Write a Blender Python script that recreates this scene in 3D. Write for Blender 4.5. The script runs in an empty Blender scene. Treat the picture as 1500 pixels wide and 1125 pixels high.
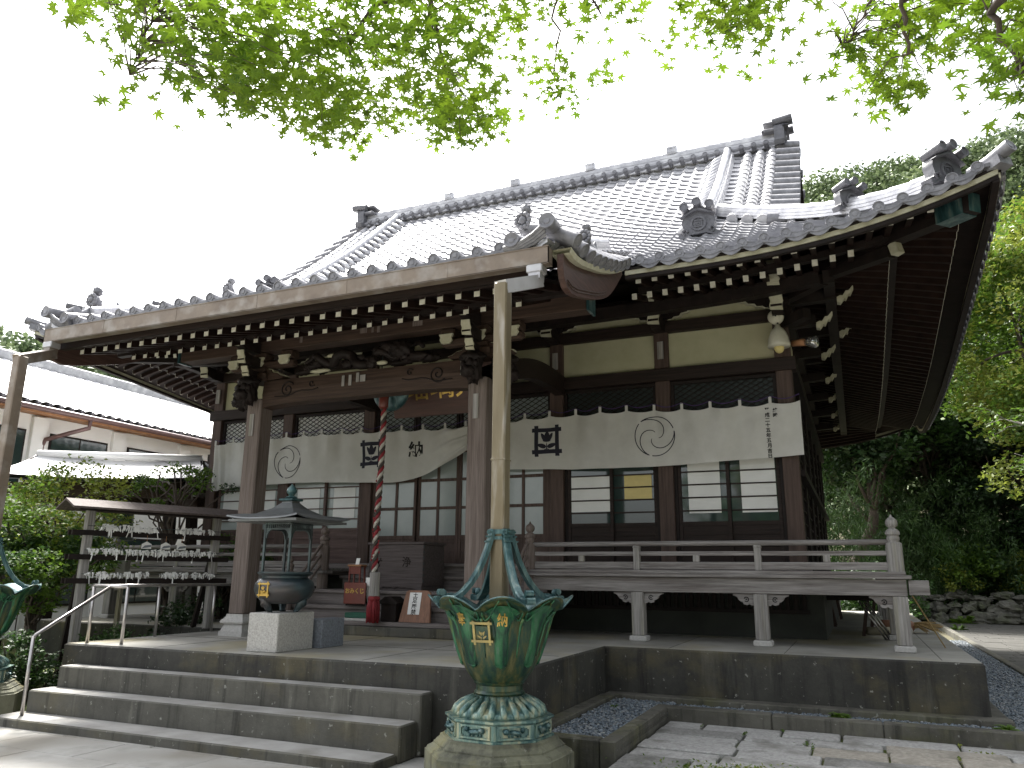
import bpy, math, random
import numpy as np
from mathutils import Vector, Matrix, noise

C = bpy.context.scene.collection
R = math.radians

# ------------------------------------------------------------------ camera, sky, sun, exposure
F = 1131.65
YAW, PIT, ROL = -0.412415664, 0.24138678, 0.00929359
def _cammat():
    sy, cy = math.sin(YAW), math.cos(YAW)
    fw = Vector((sy*math.cos(PIT), cy*math.cos(PIT), math.sin(PIT)))
    rt = Vector((cy, -sy, 0)); up = rt.cross(fw)
    rt2 = rt*math.cos(ROL) + up*math.sin(ROL); up2 = -rt*math.sin(ROL) + up*math.cos(ROL)
    return rt2, up2, fw
RT, UP, FW = _cammat()
CAM = Vector((0, 0, 1.70))
cd = bpy.data.cameras.new('camera'); cam = bpy.data.objects.new('camera', cd); C.objects.link(cam)
cd.sensor_width = 36; cd.lens = F/1500*36; cd.clip_end = 600; cd.clip_start = .05
cam.matrix_world = Matrix(((RT.x, UP.x, -FW.x, CAM.x), (RT.y, UP.y, -FW.y, CAM.y), (RT.z, UP.z, -FW.z, CAM.z), (0, 0, 0, 1)))
bpy.context.scene.camera = cam

SUN_EL, SUN_AZ = R(58), R(-48)          # azimuth measured from +Y towards +X
w = bpy.data.worlds.new('World'); bpy.context.scene.world = w; w.use_nodes = True
nt = w.node_tree; bg = nt.nodes['Background']
sky = nt.nodes.new('ShaderNodeTexSky'); sky.sky_type = 'NISHITA'; sky.sun_disc = False
sky.sun_elevation = SUN_EL; sky.sun_rotation = SUN_AZ; sky.dust_density = 4; sky.air_density = 1.0
hs = nt.nodes.new('ShaderNodeHueSaturation'); hs.inputs['Saturation'].default_value = .22
hs.inputs['Value'].default_value = 1.5
nt.links.new(sky.outputs[0], hs.inputs['Color']); nt.links.new(hs.outputs[0], bg.inputs[0])
bg.inputs[1].default_value = .12
sl = bpy.data.lights.new('sun', 'SUN'); sl.energy = 5.0; sl.angle = R(9); sl.color = (1, .96, .9)
so = bpy.data.objects.new('sun', sl); C.objects.link(so)
sd = Vector((math.sin(SUN_AZ)*math.cos(SUN_EL), math.cos(SUN_AZ)*math.cos(SUN_EL), math.sin(SUN_EL)))
so.rotation_euler = sd.to_track_quat('Z', 'Y').to_euler()
so.location = (0, 0, 30)
vs = bpy.context.scene.view_settings
vs.view_transform = 'Standard'; vs.look = 'None'; vs.exposure = 1.45; vs.gamma = 1

def at(px, py, Y):
    d = RT*((px-750)/F) - UP*((py-562.5)/F) + FW
    return CAM + d*(Y/d.y)
def atd(px, py, dist):
    d = RT*((px-750)/F) - UP*((py-562.5)/F) + FW
    return CAM + d.normalized()*dist

# ------------------------------------------------------------------ materials
M = {}
def mat(name, c1, c2=None, scale=4, rough=.6, bump=.15, metal=0, stretch=(1, 1, 1), c3=None, detail=6, spec=.5,
        c3scale=1.2, c3amt=.5, bdist=.02, world=True, transl=0, coat=0):
    m = bpy.data.materials.new(name); m.use_nodes = True; t = m.node_tree; N = t.nodes; L = t.links
    b = N['Principled BSDF']; b.inputs['Roughness'].default_value = rough; b.inputs['Metallic'].default_value = metal
    b.inputs['Specular IOR Level'].default_value = .08 if name.startswith(('soffit', 'rafter')) else .2 if name.startswith('wood') else spec
    if coat: b.inputs['Coat Weight'].default_value = coat; b.inputs['Coat Roughness'].default_value = .15
    c2 = c2 or tuple(x*.6 for x in c1)
    if world: src = N.new('ShaderNodeNewGeometry').outputs['Position']
    else: src = N.new('ShaderNodeTexCoord').outputs['Object']
    mp = N.new('ShaderNodeMapping'); mp.inputs['Scale'].default_value = stretch; L.new(src, mp.inputs['Vector'])
    n = N.new('ShaderNodeTexNoise'); n.inputs['Scale'].default_value = scale; n.inputs['Detail'].default_value = detail
    n.inputs['Roughness'].default_value = .62
    L.new(mp.outputs[0], n.inputs['Vector'])
    r = N.new('ShaderNodeValToRGB'); r.color_ramp.elements[0].position = .3; r.color_ramp.elements[1].position = .7
    r.color_ramp.elements[0].color = (*c2, 1); r.color_ramp.elements[1].color = (*c1, 1)
    L.new(n.outputs['Fac'], r.inputs[0]); out = r.outputs[0]
    if c3:
        n2 = N.new('ShaderNodeTexNoise'); n2.inputs['Scale'].default_value = c3scale; n2.inputs['Detail'].default_value = 5
        L.new(mp.outputs[0], n2.inputs['Vector'])
        r2 = N.new('ShaderNodeValToRGB'); r2.color_ramp.elements[0].position = .5; r2.color_ramp.elements[1].position = .66
        r2.color_ramp.elements[0].color = (0, 0, 0, 1); r2.color_ramp.elements[1].color = (c3amt, c3amt, c3amt, 1)
        L.new(n2.outputs['Fac'], r2.inputs[0])
        mx = N.new('ShaderNodeMix'); mx.data_type = 'RGBA'; L.new(r2.outputs[0], mx.inputs[0]); L.new(out, mx.inputs[6])
        mx.inputs[7].default_value = (*c3, 1); out = mx.outputs[2]
    L.new(out, b.inputs['Base Color'])
    if bump:
        bp = N.new('ShaderNodeBump'); bp.inputs['Strength'].default_value = bump; bp.inputs['Distance'].default_value = bdist
        L.new(n.outputs['Fac'], bp.inputs['Height']); L.new(bp.outputs[0], b.inputs['Normal'])
    if transl:
        tr = N.new('ShaderNodeBsdfTranslucent'); ms = N.new('ShaderNodeMixShader'); ms.inputs[0].default_value = transl
        L.new(out, tr.inputs[0]); L.new(b.outputs[0], ms.inputs[1]); L.new(tr.outputs[0], ms.inputs[2])
        L.new(ms.outputs[0], N['Material Output'].inputs[0])
    M[name] = m; return m
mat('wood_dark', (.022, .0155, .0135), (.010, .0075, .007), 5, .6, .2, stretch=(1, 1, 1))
mat('wood_dark_x', (.032, .021, .0175), (.014, .010, .0085), 6, .6, .3, stretch=(.25, 6, 6))
mat('wood_red', (.10, .068, .056), (.046, .032, .027), 5, .6, .2, stretch=(5, 5, .3))
mat('wood_panel', (.135, .093, .082), (.068, .046, .041), 5, .6, .2, stretch=(.3, 5, 5))
mat('wood_pillar', (.21, .175, .157), (.10, .078, .068), 5, .7, .3, stretch=(9, 9, .35), c3=(.07, .05, .04), c3scale=2)
mat('wood_box', (.12, .102, .10), (.06, .05, .048), 5, .7, .25, stretch=(.4, 8, 8))
mat('wood_grey_x', (.33, .315, .305), (.115, .105, .10), 5, .75, .3, stretch=(.4, 9, 9), c3=(.11, .09, .08), c3scale=1.5)
mat('wood_grey_z', (.37, .36, .34), (.15, .14, .135), 5, .75, .3, stretch=(9, 9, .4), c3=(.22, .21, .13), c3scale=1.5)
mat('wood_step', (.24, .215, .205), (.12, .105, .10), 5, .7, .25, stretch=(.4, 8, 8))
mat('wood_porch', (.072, .046, .034), (.03, .02, .0155), 5, .6, .3, stretch=(.3, 6, 6))
mat('wood_board', (.105, .062, .05), (.048, .029, .025), 5, .5, .2, stretch=(6, .4, 6))
mat('wood_weathered', (.13, .105, .095), (.065, .052, .047), 6, .7, .3, stretch=(3, 3, 3))
mat('white_paint', (.66, .65, .58), (.5, .48, .38), 14, .7, .1)
mat('cream_paint', (.50, .49, .38), (.36, .34, .23), 9, .7, .1)
mat('plaster', (.45, .44, .30), (.36, .35, .225), 2.2, .9, .05, c3=(.38, .32, .2), c3scale=1.1, c3amt=.35)
mat('tile', (.54, .54, .56), (.33, .33, .355), 5, .32, .2, metal=.25, spec=.8, c3=(.72, .72, .72), c3scale=2.5)
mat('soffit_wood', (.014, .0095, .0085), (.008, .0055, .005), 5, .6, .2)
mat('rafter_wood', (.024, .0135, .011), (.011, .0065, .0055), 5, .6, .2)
mat('oni_tile', (.14, .14, .155), (.07, .07, .08), 9, .42, .3, spec=.5)
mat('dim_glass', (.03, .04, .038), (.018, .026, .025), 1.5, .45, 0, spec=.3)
mat('tile_edge_shade', (.20, .20, .215), (.12, .12, .135), 9, .5, .2)  # unglazed lip clay, darkened to paint in the shade line under each row
mat('tile_dark', (.24, .24, .26), (.11, .11, .125), 9, .38, .3, spec=.6)
mat('copper_brown', (.24, .195, .15), (.155, .12, .092), 3, .45, .05, metal=.25, stretch=(1, 1, 1), c3=(.38, .36, .33), c3scale=4)
mat('pipe_paint', (.22, .185, .12), (.155, .125, .075), 3, .38, .05, metal=.35, stretch=(3, 3, .5), c3=(.42, .40, .38), c3scale=3, c3amt=.6)
mat('pipe_cap', (.55, .55, .56), (.42, .41, .41), 3, .35, .05, metal=.5)
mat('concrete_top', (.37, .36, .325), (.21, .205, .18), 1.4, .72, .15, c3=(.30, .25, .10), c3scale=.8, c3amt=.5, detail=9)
mat('stone_base', (.5, .49, .47), (.36, .35, .33), 30, .85, .3)
mat('granite', (.50, .49, .46), (.28, .27, .25), 60, .7, .15, detail=3)
mat('granite_dark', (.22, .24, .27), (.12, .135, .155), 40, .6, .15, detail=3)
mat('cloth', (.64, .635, .60), (.55, .545, .505), 3, .9, .1, transl=.18)
mat('ink', (.016, .016, .03), (.01, .01, .018), 8, .85, 0)
mat('black_ink', (.015, .015, .015), (.01, .01, .01), 8, .85, 0)
mat('gold', (.55, .38, .11), (.36, .23, .05), 12, .35, .2, metal=.8)
mat('iron', (.07, .085, .085), (.035, .045, .05), 6, .45, .2, metal=.5, c3=(.10, .15, .15), c3scale=3)
mat('iron_roof', (.19, .2, .2), (.12, .125, .125), 5, .42, .1, metal=.4)
mat('censer_bronze', (.055, .085, .095), (.03, .045, .052), 3, .36, .15, metal=.5, c3=(.16, .09, .07), c3scale=2.6, c3amt=.3)
mat('steel', (.52, .50, .49), (.38, .36, .35), 8, .3, .03, metal=.9)
mat('red', (.26, .018, .024), (.14, .009, .013), 12, .7, .2)
mat('rope_white', (.5, .47, .42), (.26, .24, .2), 20, .85, .2)
mat('rope_black', (.07, .06, .05), (.04, .035, .03), 20, .85, .2)
mat('plaque_wood', (.085, .032, .022), (.05, .02, .014), 5, .5, .2, stretch=(.4, 6, 6))
mat('lacquer_red', (.17, .035, .022), (.12, .024, .016), 5, .35, .05)
mat('sign_wood', (.30, .15, .09), (.16, .08, .05), 6, .6, .2, stretch=(6, 6, .5))
mat('paper', (.82, .82, .8), (.72, .72, .7), 12, .85, .05)
mat('paper_yellow', (.62, .52, .22), (.55, .46, .2), 8, .85, .05)
mat('shoji', (.70, .71, .69), (.63, .64, .62), 3, .8, .02)
mat('frosted', (.30, .34, .33), (.24, .28, .27), 1.5, .12, .0, spec=.7)
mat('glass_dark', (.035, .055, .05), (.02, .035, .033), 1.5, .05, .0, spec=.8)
mat('house_wall', (.84, .84, .82), (.78, .78, .76), 1.5, .85, .05)
mat('house_roof', (.74, .74, .74), (.64, .64, .64), 1.0, .4, .1)
mat('orange_wood', (.38, .19, .09), (.28, .13, .06), 5, .6, .1)
mat('gutter_purple', (.13, .07, .065), (.09, .05, .045), 5, .4, .1)
mat('green_cloth', (.01, .1, .06), (.006, .06, .035), 5, .6, .1)
mat('straw', (.42, .3, .13), (.25, .17, .07), 20, .8, .4)
mat('enamel', (.62, .6, .5), (.52, .5, .4), 6, .25, .03)
mat('lamp_glass', (.5, .5, .5), (.35, .35, .35), 8, .1, .0, metal=.8)
mat('bark', (.10, .075, .06), (.045, .034, .027), 12, .85, .5)
mat('bark_grey', (.3, .28, .25), (.16, .15, .13), 12, .85, .5)
mat('maple_leaf', (.165, .25, .015), (.06, .125, .008), 2.2, .5, 0, transl=.46, spec=.25)
mat('leaf_dark', (.035, .075, .022), (.016, .038, .012), .6, .45, 0, transl=.2)
mat('leaf_mid', (.06, .13, .025), (.03, .07, .016), .7, .5, 0, transl=.3)
mat('leaf_lime', (.31, .34, .05), (.13, .18, .03), .5, .5, 0, transl=.35)
mat('leaf_fresh', (.14, .24, .025), (.06, .12, .018), 1.6, .5, 0, transl=.4)
mat('leaf_bamboo', (.10, .17, .05), (.028, .065, .022), .8, .5, 0, transl=.25)
mat('leaf_hill', (.30, .36, .19), (.15, .21, .10), .22, .6, 0, transl=.15)  # paled greens: sunlit haze over the hills is put into the leaf colours
mat('leaf_hill_dark', (.15, .21, .095), (.06, .09, .045), .22, .6, 0, transl=.1)
mat('moss', (.10, .13, .02), (.045, .07, .015), 9, .95, .5, c3=(.16, .12, .07), c3scale=2)
mat('soil', (.11, .10, .055), (.06, .055, .03), 3, .95, .5)
mat('pebble', (.19, .235, .275), (.025, .034, .045), 30, .5, .1, c3=(.50, .49, .45), c3scale=24, detail=1)
mat('rock', (.17, .165, .14), (.07, .07, .06), 5, .9, .6, c3=(.09, .11, .05), c3scale=2)
mat('purple_cloth', (.06, .03, .12), (.04, .02, .08), 5, .8, .1)

def stain_mat(name, base, dark, lichen, zk=5, top=None):
    """weathered concrete: vertical rain streaks, pale spots, lichen"""
    m = bpy.data.materials.new(name); m.use_nodes = True; t = m.node_tree; N = t.nodes; L = t.links; b = N['Principled BSDF']
    b.inputs['Roughness'].default_value = .8
    g = N.new('ShaderNodeNewGeometry')
    def noi(st, sc, det=5, ro=.6):
        mp = N.new('ShaderNodeMapping'); mp.inputs['Scale'].default_value = st; L.new(g.outputs['Position'], mp.inputs[0])
        n = N.new('ShaderNodeTexNoise'); n.inputs['Scale'].default_value = sc; n.inputs['Detail'].default_value = det
        n.inputs['Roughness'].default_value = ro; L.new(mp.outputs[0], n.inputs[0]); return n.outputs['Fac']
    def ramp(fac, a, bb, ca, cb):
        r = N.new('ShaderNodeValToRGB'); r.color_ramp.elements[0].position = a; r.color_ramp.elements[1].position = bb
        r.color_ramp.elements[0].color = (*ca, 1); r.color_ramp.elements[1].color = (*cb, 1); L.new(fac, r.inputs[0]); return r.outputs[0]
    def mix(f, a, bcol):
        mx = N.new('ShaderNodeMix'); mx.data_type = 'RGBA'; L.new(f, mx.inputs[0]); L.new(a, mx.inputs[6])
        if isinstance(bcol, tuple): mx.inputs[7].default_value = (*bcol, 1)
        else: L.new(bcol, mx.inputs[7])
        return mx.outputs[2]
    c = ramp(noi((1, 1, .8), 1.3, 9, .72), .36, .62, dark, base)
    c = mix(ramp(noi((1, 1, 1.3), .8, 6, .65), .50, .64, (0, 0, 0), (.8, .8, .8)), c, lichen)
    c = mix(ramp(noi((4, 4, .30), 1.7, 7, .65), .53, .66, (0, 0, 0), (.75, .75, .75)), c, tuple(x*.38 for x in dark))
    c = mix(ramp(noi((3, 3, .45), 1.1, 6, .6), .60, .72, (0, 0, 0), (.45, .45, .45)), c, tuple(min(1, x*2.6) for x in base))
    c = mix(ramp(noi((1, 1, 1), 16, 3, .6), .66, .72, (0, 0, 0), (.55, .55, .55)), c, (.36, .36, .32))
    L.new(c, b.inputs['Base Color'])
    bp = N.new('ShaderNodeBump'); bp.inputs['Strength'].default_value = .3; bp.inputs['Distance'].default_value = .015
    L.new(noi((1, 1, 1), 30, 6), bp.inputs['Height']); L.new(bp.outputs[0], b.inputs['Normal'])
    M[name] = m
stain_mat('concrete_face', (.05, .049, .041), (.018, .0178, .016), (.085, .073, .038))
stain_mat('kerb', (.12, .115, .095), (.05, .048, .038), (.10, .10, .045))
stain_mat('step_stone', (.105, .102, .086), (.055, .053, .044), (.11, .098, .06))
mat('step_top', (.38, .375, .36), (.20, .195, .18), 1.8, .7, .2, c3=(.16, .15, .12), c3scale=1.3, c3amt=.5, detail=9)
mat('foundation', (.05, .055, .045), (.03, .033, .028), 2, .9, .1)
mat('paver', (.44, .435, .42), (.25, .245, .235), 26, .85, .6, c3=(.16, .155, .135), c3scale=3.2, c3amt=.75, bdist=.02, detail=4)
mat('paver_dark', (.30, .295, .28), (.15, .148, .14), 30, .85, .6, c3=(.10, .10, .085), c3scale=3.0, c3amt=.7, bdist=.02, detail=4)
mat('paver_tan', (.40, .37, .32), (.24, .22, .185), 24, .85, .6, c3=(.17, .16, .13), c3scale=3.6, c3amt=.6, bdist=.02, detail=4)
mat('slab', (.38, .375, .355), (.22, .215, .195), 2.2, .8, .35, c3=(.15, .135, .105), c3scale=1.1, c3amt=.7, detail=9)
mat('slab_dark', (.07, .068, .06), (.038, .037, .032), 3, .85, .3)

def patina(name, a, bcol, c, d):
    m = bpy.data.materials.new(name); m.use_nodes = True; t = m.node_tree; N = t.nodes; L = t.links; bs = N['Principled BSDF']
    bs.inputs['Roughness'].default_value = .33; bs.inputs['Metallic'].default_value = .3
    g = N.new('ShaderNodeTexCoord')
    mp = N.new('ShaderNodeMapping'); mp.inputs['Scale'].default_value = (5, 5, .9); L.new(g.outputs['Object'], mp.inputs[0])
    n = N.new('ShaderNodeTexNoise'); n.inputs['Scale'].default_value = 1.9; n.inputs['Detail'].default_value = 8; n.inputs['Roughness'].default_value = .65
    L.new(mp.outputs[0], n.inputs[0])
    r = N.new('ShaderNodeValToRGB'); e = r.color_ramp.elements
    e[0].position = .40; e[0].color = (*a, 1); e[1].position = .63; e[1].color = (*d, 1)
    x = e.new(.475); x.color = (*bcol, 1); x = e.new(.55); x.color = (*c, 1)
    L.new(n.outputs['Fac'], r.inputs[0]); L.new(r.outputs[0], bs.inputs['Base Color'])
    n2 = N.new('ShaderNodeTexNoise'); n2.inputs['Scale'].default_value = 18; n2.inputs['Detail'].default_value = 6
    L.new(g.outputs['Object'], n2.inputs[0])
    bp = N.new('ShaderNodeBump'); bp.inputs['Strength'].default_value = .25; bp.inputs['Distance'].default_value = .01
    L.new(n2.outputs['Fac'], bp.inputs['Height']); L.new(bp.outputs[0], bs.inputs['Normal'])
    M[name] = m
patina('bronze_green', (.008, .035, .026), (.015, .085, .045), (.03, .14, .065), (.10, .13, .045))
patina('bronze_olive', (.012, .035, .03), (.025, .06, .035), (.065, .075, .032), (.12, .12, .05))
patina('bronze_bright', (.006, .03, .022), (.012, .075, .035), (.022, .12, .05), (.055, .13, .08))
patina('bronze_teal', (.02, .055, .06), (.035, .09, .095), (.075, .14, .14), (.16, .21, .19))
patina('bronze_pale', (.05, .11, .11), (.12, .21, .19), (.25, .31, .24), (.36, .36, .24))

# ------------------------------------------------------------------ mesh helpers
ORG = {}
class MB:
    def __init__(s): s.v = []; s.f = []; s.m = []
    def add(s, V, Fc, mi=0):
        o = len(s.v); s.v += [tuple(p) for p in V]; s.f += [tuple(i+o for i in f) for f in Fc]; s.m += [mi]*len(Fc); return s
    def box(s, x0, x1, y0, y1, z0, z1, mi=0, top=None):
        V = [(x0, y0, z0), (x1, y0, z0), (x1, y1, z0), (x0, y1, z0), (x0, y0, z1), (x1, y0, z1), (x1, y1, z1), (x0, y1, z1)]
        s.add(V, [(3, 2, 1, 0), (0, 1, 5, 4), (1, 2, 6, 5), (2, 3, 7, 6), (3, 0, 4, 7)], mi)
        s.f.append(tuple(len(s.v)-8+i for i in (4, 5, 6, 7))); s.m.append(mi if top is None else top); return s
    def bevbox(s, x0, x1, y0, y1, z0, z1, b=.01, mi=0):
        zs = [(z0, b), (z0+b, 0), (z1-b, 0), (z1, b)]; V = []
        for z, i in zs:
            j = b if i == 0 else b*2
            xa, xb, ya, yb = (x0+i, x1-i, y0+i, y1-i)
            V += [(xa+b, ya, z), (xb-b, ya, z), (xb, ya+b, z), (xb, yb-b, z), (xb-b, yb, z), (xa+b, yb, z), (xa, yb-b, z), (xa, ya+b, z)]
        Fc = [tuple(range(7, -1, -1)), tuple(range(24, 32))]
        for k in range(3):
            for i in range(8): Fc.append((k*8+i, k*8+(i+1) % 8, k*8+8+(i+1) % 8, k*8+8+i))
        return s.add(V, Fc, mi)
    def beam(s, p0, p1, wd, ht, mi=0, end=None, up=Vector((0, 0, 1)), w1=None, h1=None):
        p0 = Vector(p0); p1 = Vector(p1); d = (p1-p0).normalized(); sx = d.cross(up)
        if sx.length < 1e-4: sx = d.cross(Vector((0, 1, 0)))
        sx.normalize(); u = sx.cross(d).normalized(); V = []
        for p, a, h in ((p0, wd, ht), (p1, w1 or wd, h1 or ht)):
            for i, j in ((-1, -1), (1, -1), (1, 1), (-1, 1)): V.append(p+sx*(i*a/2)+u*(j*h/2))
        s.add(V, [(0, 1, 5, 4), (1, 2, 6, 5), (2, 3, 7, 6), (3, 0, 4, 7), (4, 5, 6, 7)], mi)
        s.f.append(tuple(len(s.v)-8+i for i in (3, 2, 1, 0))); s.m.append(mi if end is None else end); return s
    def tube(s, pts, rad, n=8, mi=0, cap=True, flat=1):
        pts = [Vector(p) for p in pts]
        if not hasattr(rad, '__len__'): rad = [rad]*len(pts)
        V = []; ref = None
        for i, p in enumerate(pts):
            d = (pts[min(i+1, len(pts)-1)]-pts[max(i-1, 0)]).normalized()
            if ref is None: ref = d.cross(Vector((0, 0, 1))) if abs(d.z) < .95 else d.cross(Vector((0, 1, 0)))
            a = (ref-d*ref.dot(d)).normalized(); ref = a; b = d.cross(a)
            for k in range(n):
                t = 2*math.pi*k/n; V.append(p+(a*math.cos(t)*flat+b*math.sin(t))*rad[i])
        Fc = []
        for i in range(len(pts)-1):
            for k in range(n): Fc.append((i*n+k, i*n+(k+1) % n, (i+1)*n+(k+1) % n, (i+1)*n+k))
        if cap: Fc += [tuple(range(n-1, -1, -1)), tuple((len(pts)-1)*n+k for k in range(n))]
        return s.add(V, Fc, mi)
    def lathe(s, prof, c=(0, 0, 0), n=24, mi=0, fn=None, axis='z', rot=0):
        c = Vector(c); V = []
        for r, z in prof:
            for k in range(n):
                t = 2*math.pi*k/n+rot; rr, zz = (r, z) if fn is None else fn(r, z, t)
                if axis == 'z': V.append(c+Vector((rr*math.cos(t), rr*math.sin(t), zz)))
                elif axis == 'y': V.append(c+Vector((rr*math.cos(t), zz, rr*math.sin(t))))
                else: V.append(c+Vector((zz, rr*math.cos(t), rr*math.sin(t))))
        Fc = []
        for i in range(len(prof)-1):
            for k in range(n): Fc.append((i*n+k, i*n+(k+1) % n, (i+1)*n+(k+1) % n, (i+1)*n+k))
        Fc += [tuple(range(n-1, -1, -1)), tuple((len(prof)-1)*n+k for k in range(n))]
        return s.add(V, Fc, mi)
    def prism(s, pts, fn, d0, d1, mi=0):
        """outline pts (a,b); fn(a,b,d)->xyz ; d0..d1 thickness"""
        n = len(pts); V = [fn(a, b, d0) for a, b in pts]+[fn(a, b, d1) for a, b in pts]
        Fc = [tuple(range(n-1, -1, -1)), tuple(range(n, 2*n))]+[(i, (i+1) % n, n+(i+1) % n, n+i) for i in range(n)]
        return s.add(V, Fc, mi)
    def grid(s, fn, nu, nv, mi=0):
        V = [fn(i/nu, j/nv) for j in range(nv+1) for i in range(nu+1)]
        Fc = [(j*(nu+1)+i, j*(nu+1)+i+1, (j+1)*(nu+1)+i+1, (j+1)*(nu+1)+i) for j in range(nv) for i in range(nu)]
        return s.add(V, Fc, mi)
    def lump(s, c, sx, sy, sz, seed=0, amp=.3, fr=3, n=14, mi=0):
        V = []; Fc = []
        for j in range(n+1):
            ph = math.pi*j/n
            for i in range(n*2):
                t = math.pi*i/n; d = Vector((math.sin(ph)*math.cos(t), math.sin(ph)*math.sin(t), math.cos(ph)))
                k = 1+amp*noise.fractal(d*fr+Vector((seed*7.1, seed*3.3, 0)), .9, 2.1, 4)
                V.append((c[0]+d.x*sx*k, c[1]+d.y*sy*k, c[2]+d.z*sz*k))
        for j in range(n):
            for i in range(n*2): Fc.append((j*2*n+i, j*2*n+(i+1) % (2*n), (j+1)*2*n+(i+1) % (2*n), (j+1)*2*n+i))
        return s.add(V, Fc, mi)
    def build(s, name, mats, parent=None, smooth=False, tagk=None, **kw):
        V = np.array(s.v, dtype=float)
        c = (V.min(0)+V.max(0))/2
        if parent is None: c[2] = V[:, 2].min()
        return finish(name, V-c, s.f, s.m, mats, parent, Vector(c), smooth, **kw)
def finish(name, V, Fc, mi, mats, parent, org, smooth=False, kind=None, label=None, category=None, group=None):
    me = bpy.data.meshes.new(name); me.from_pydata([tuple(p) for p in V], [], Fc)
    if isinstance(mats, str): mats = [mats]
    for m in mats: me.materials.append(M[m])
    if len(mats) > 1: me.polygons.foreach_set('material_index', mi)
    if smooth: me.polygons.foreach_set('use_smooth', [True]*len(me.polygons))
    if smooth == 'auto':
        try: me.set_sharp_from_angle(angle=R(40))
        except Exception: pass
    o = bpy.data.objects.new(name, me); C.objects.link(o)
    if parent is not None: o.parent = parent; o.location = org-ORG[parent.name]
    else: o.location = org
    ORG[o.name] = Vector(org)
    if kind: o['kind'] = kind
    if label: o['label'] = label
    if category: o['category'] = category
    if group: o['group'] = group
    return o
def thing(name, loc, label, category, group=None):
    o = bpy.data.objects.new(name, None); C.objects.link(o); o.location = loc; ORG[o.name] = Vector(loc)
    o.empty_display_size = .2; o['label'] = label; o['category'] = category
    if group: o['group'] = group
    return o
def copy_tree(o, delta, label=None):
    def rec(x, p):
        c = x.copy(); C.objects.link(c)
        if p is not None: c.parent = p
        for ch in list(x.children): rec(ch, c)
        return c
    r = rec(o, None); r.location = o.location+Vector(delta)
    if label: r['label'] = label
    return r
rng = np.random.default_rng(7)
def leafmesh(name, P, size, mats, parent=None, seed=1, flat=.5, aspect=.5, droop=0, **kw):
    """P: (n,3) leaf centres; rhombic folded leaves"""
    g = np.random.default_rng(seed); n = len(P); P = np.asarray(P)
    a = g.normal(size=(n, 3)); a[:, 2] *= flat; a[:, 2] -= droop; a /= np.linalg.norm(a, axis=1)[:, None]
    nn = g.normal(size=(n, 3)); nn[:, 2] += 1.2; b = np.cross(nn, a); b /= np.linalg.norm(b, axis=1)[:, None]+1e-9
    up = np.cross(a, b); s = (size*g.uniform(.6, 1.3, n))[:, None]
    V = np.stack([P-a*s, P-b*s*aspect+up*s*.15, P+a*s, P+b*s*aspect+up*s*.15], 1).reshape(-1, 3)
    c = (V.min(0)+V.max(0))/2
    me = bpy.data.meshes.new(name); me.vertices.add(4*n); me.vertices.foreach_set('co', (V-c).ravel())
    me.loops.add(4*n); me.loops.foreach_set('vertex_index', np.arange(4*n, dtype=np.int32))
    me.polygons.add(n); me.polygons.foreach_set('loop_start', np.arange(0, 4*n, 4, dtype=np.int32))
    if isinstance(mats, str): mats = [mats]
    for m in mats: me.materials.append(M[m])
    me.update(calc_edges=True)
    if len(mats) > 1:
        cl = np.array([noise.noise(Vector(p)*.55) for p in P]) if n < 60000 else g.normal(size=n)*.3
        idx = ((cl+g.normal(size=n)*.18) > 0).astype(np.int32); me.polygons.foreach_set('material_index', idx)
    o = bpy.data.objects.new(name, me); C.objects.link(o)
    if parent is not None: o.parent = parent; o.location = Vector(c)-ORG[parent.name]
    else: o.location = c
    for k, v in kw.items(): o[k] = v
    return o
def clumps(centers, radii, per, seed=0, shell=.55):
    g = np.random.default_rng(seed); out = []
    for c, r in zip(centers, radii):
        r = np.atleast_1d(r)*np.ones(3); d = g.normal(size=(per, 3)); d /= np.linalg.norm(d, axis=1)[:, None]
        rad = g.uniform(shell, 1, (per, 1))**.7
        out.append(np.array(c)+d*rad*r*(1+.25*g.normal(size=(per, 1))*.5))
    return np.concatenate(out)
def text_geo(s, size, offset=0):
    cu = bpy.data.curves.new('t', 'FONT'); cu.body = s; cu.size = size; cu.align_x = 'CENTER'; cu.align_y = 'CENTER'; cu.offset = offset
    cu.resolution_u = 3
    o = bpy.data.objects.new('t', cu); C.objects.link(o); dg = bpy.context.evaluated_depsgraph_get()
    me = bpy.data.meshes.new_from_object(o.evaluated_get(dg)); V = [tuple(v.co) for v in me.vertices]; Fc = [tuple(p.vertices) for p in me.polygons]
    bpy.data.objects.remove(o); bpy.data.curves.remove(cu); bpy.data.meshes.remove(me)
    if V:
        xs = [v[0] for v in V]; ys = [v[1] for v in V]; cx = (min(xs)+max(xs))/2; cy = (min(ys)+max(ys))/2
        V = [(v[0]-cx, v[1]-cy, v[2]) for v in V]
    return V, Fc
def add_text(mb, s, size, fn, mi=0, offset=0, vertical=False, pitch=1.08):
    if vertical:
        for i, ch in enumerate(s):
            V, Fc = text_geo(ch, size, offset); yo = -(i-(len(s)-1)/2)*size*pitch
            mb.add([fn(v[0], v[1]+yo) for v in V], Fc, mi)
    else:
        V, Fc = text_geo(s, size, offset); mb.add([fn(v[0], v[1]) for v in V], Fc, mi)
def ring2d(r0, r1, a0=0, a1=2*math.pi, n=32):
    V = []; Fc = []
    for i in range(n+1):
        t = a0+(a1-a0)*i/n; V += [(r0*math.cos(t), r0*math.sin(t)), (r1*math.cos(t), r1*math.sin(t))]
    for i in range(n): Fc.append((2*i, 2*i+1, 2*i+3, 2*i+2))
    return V, Fc
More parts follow.
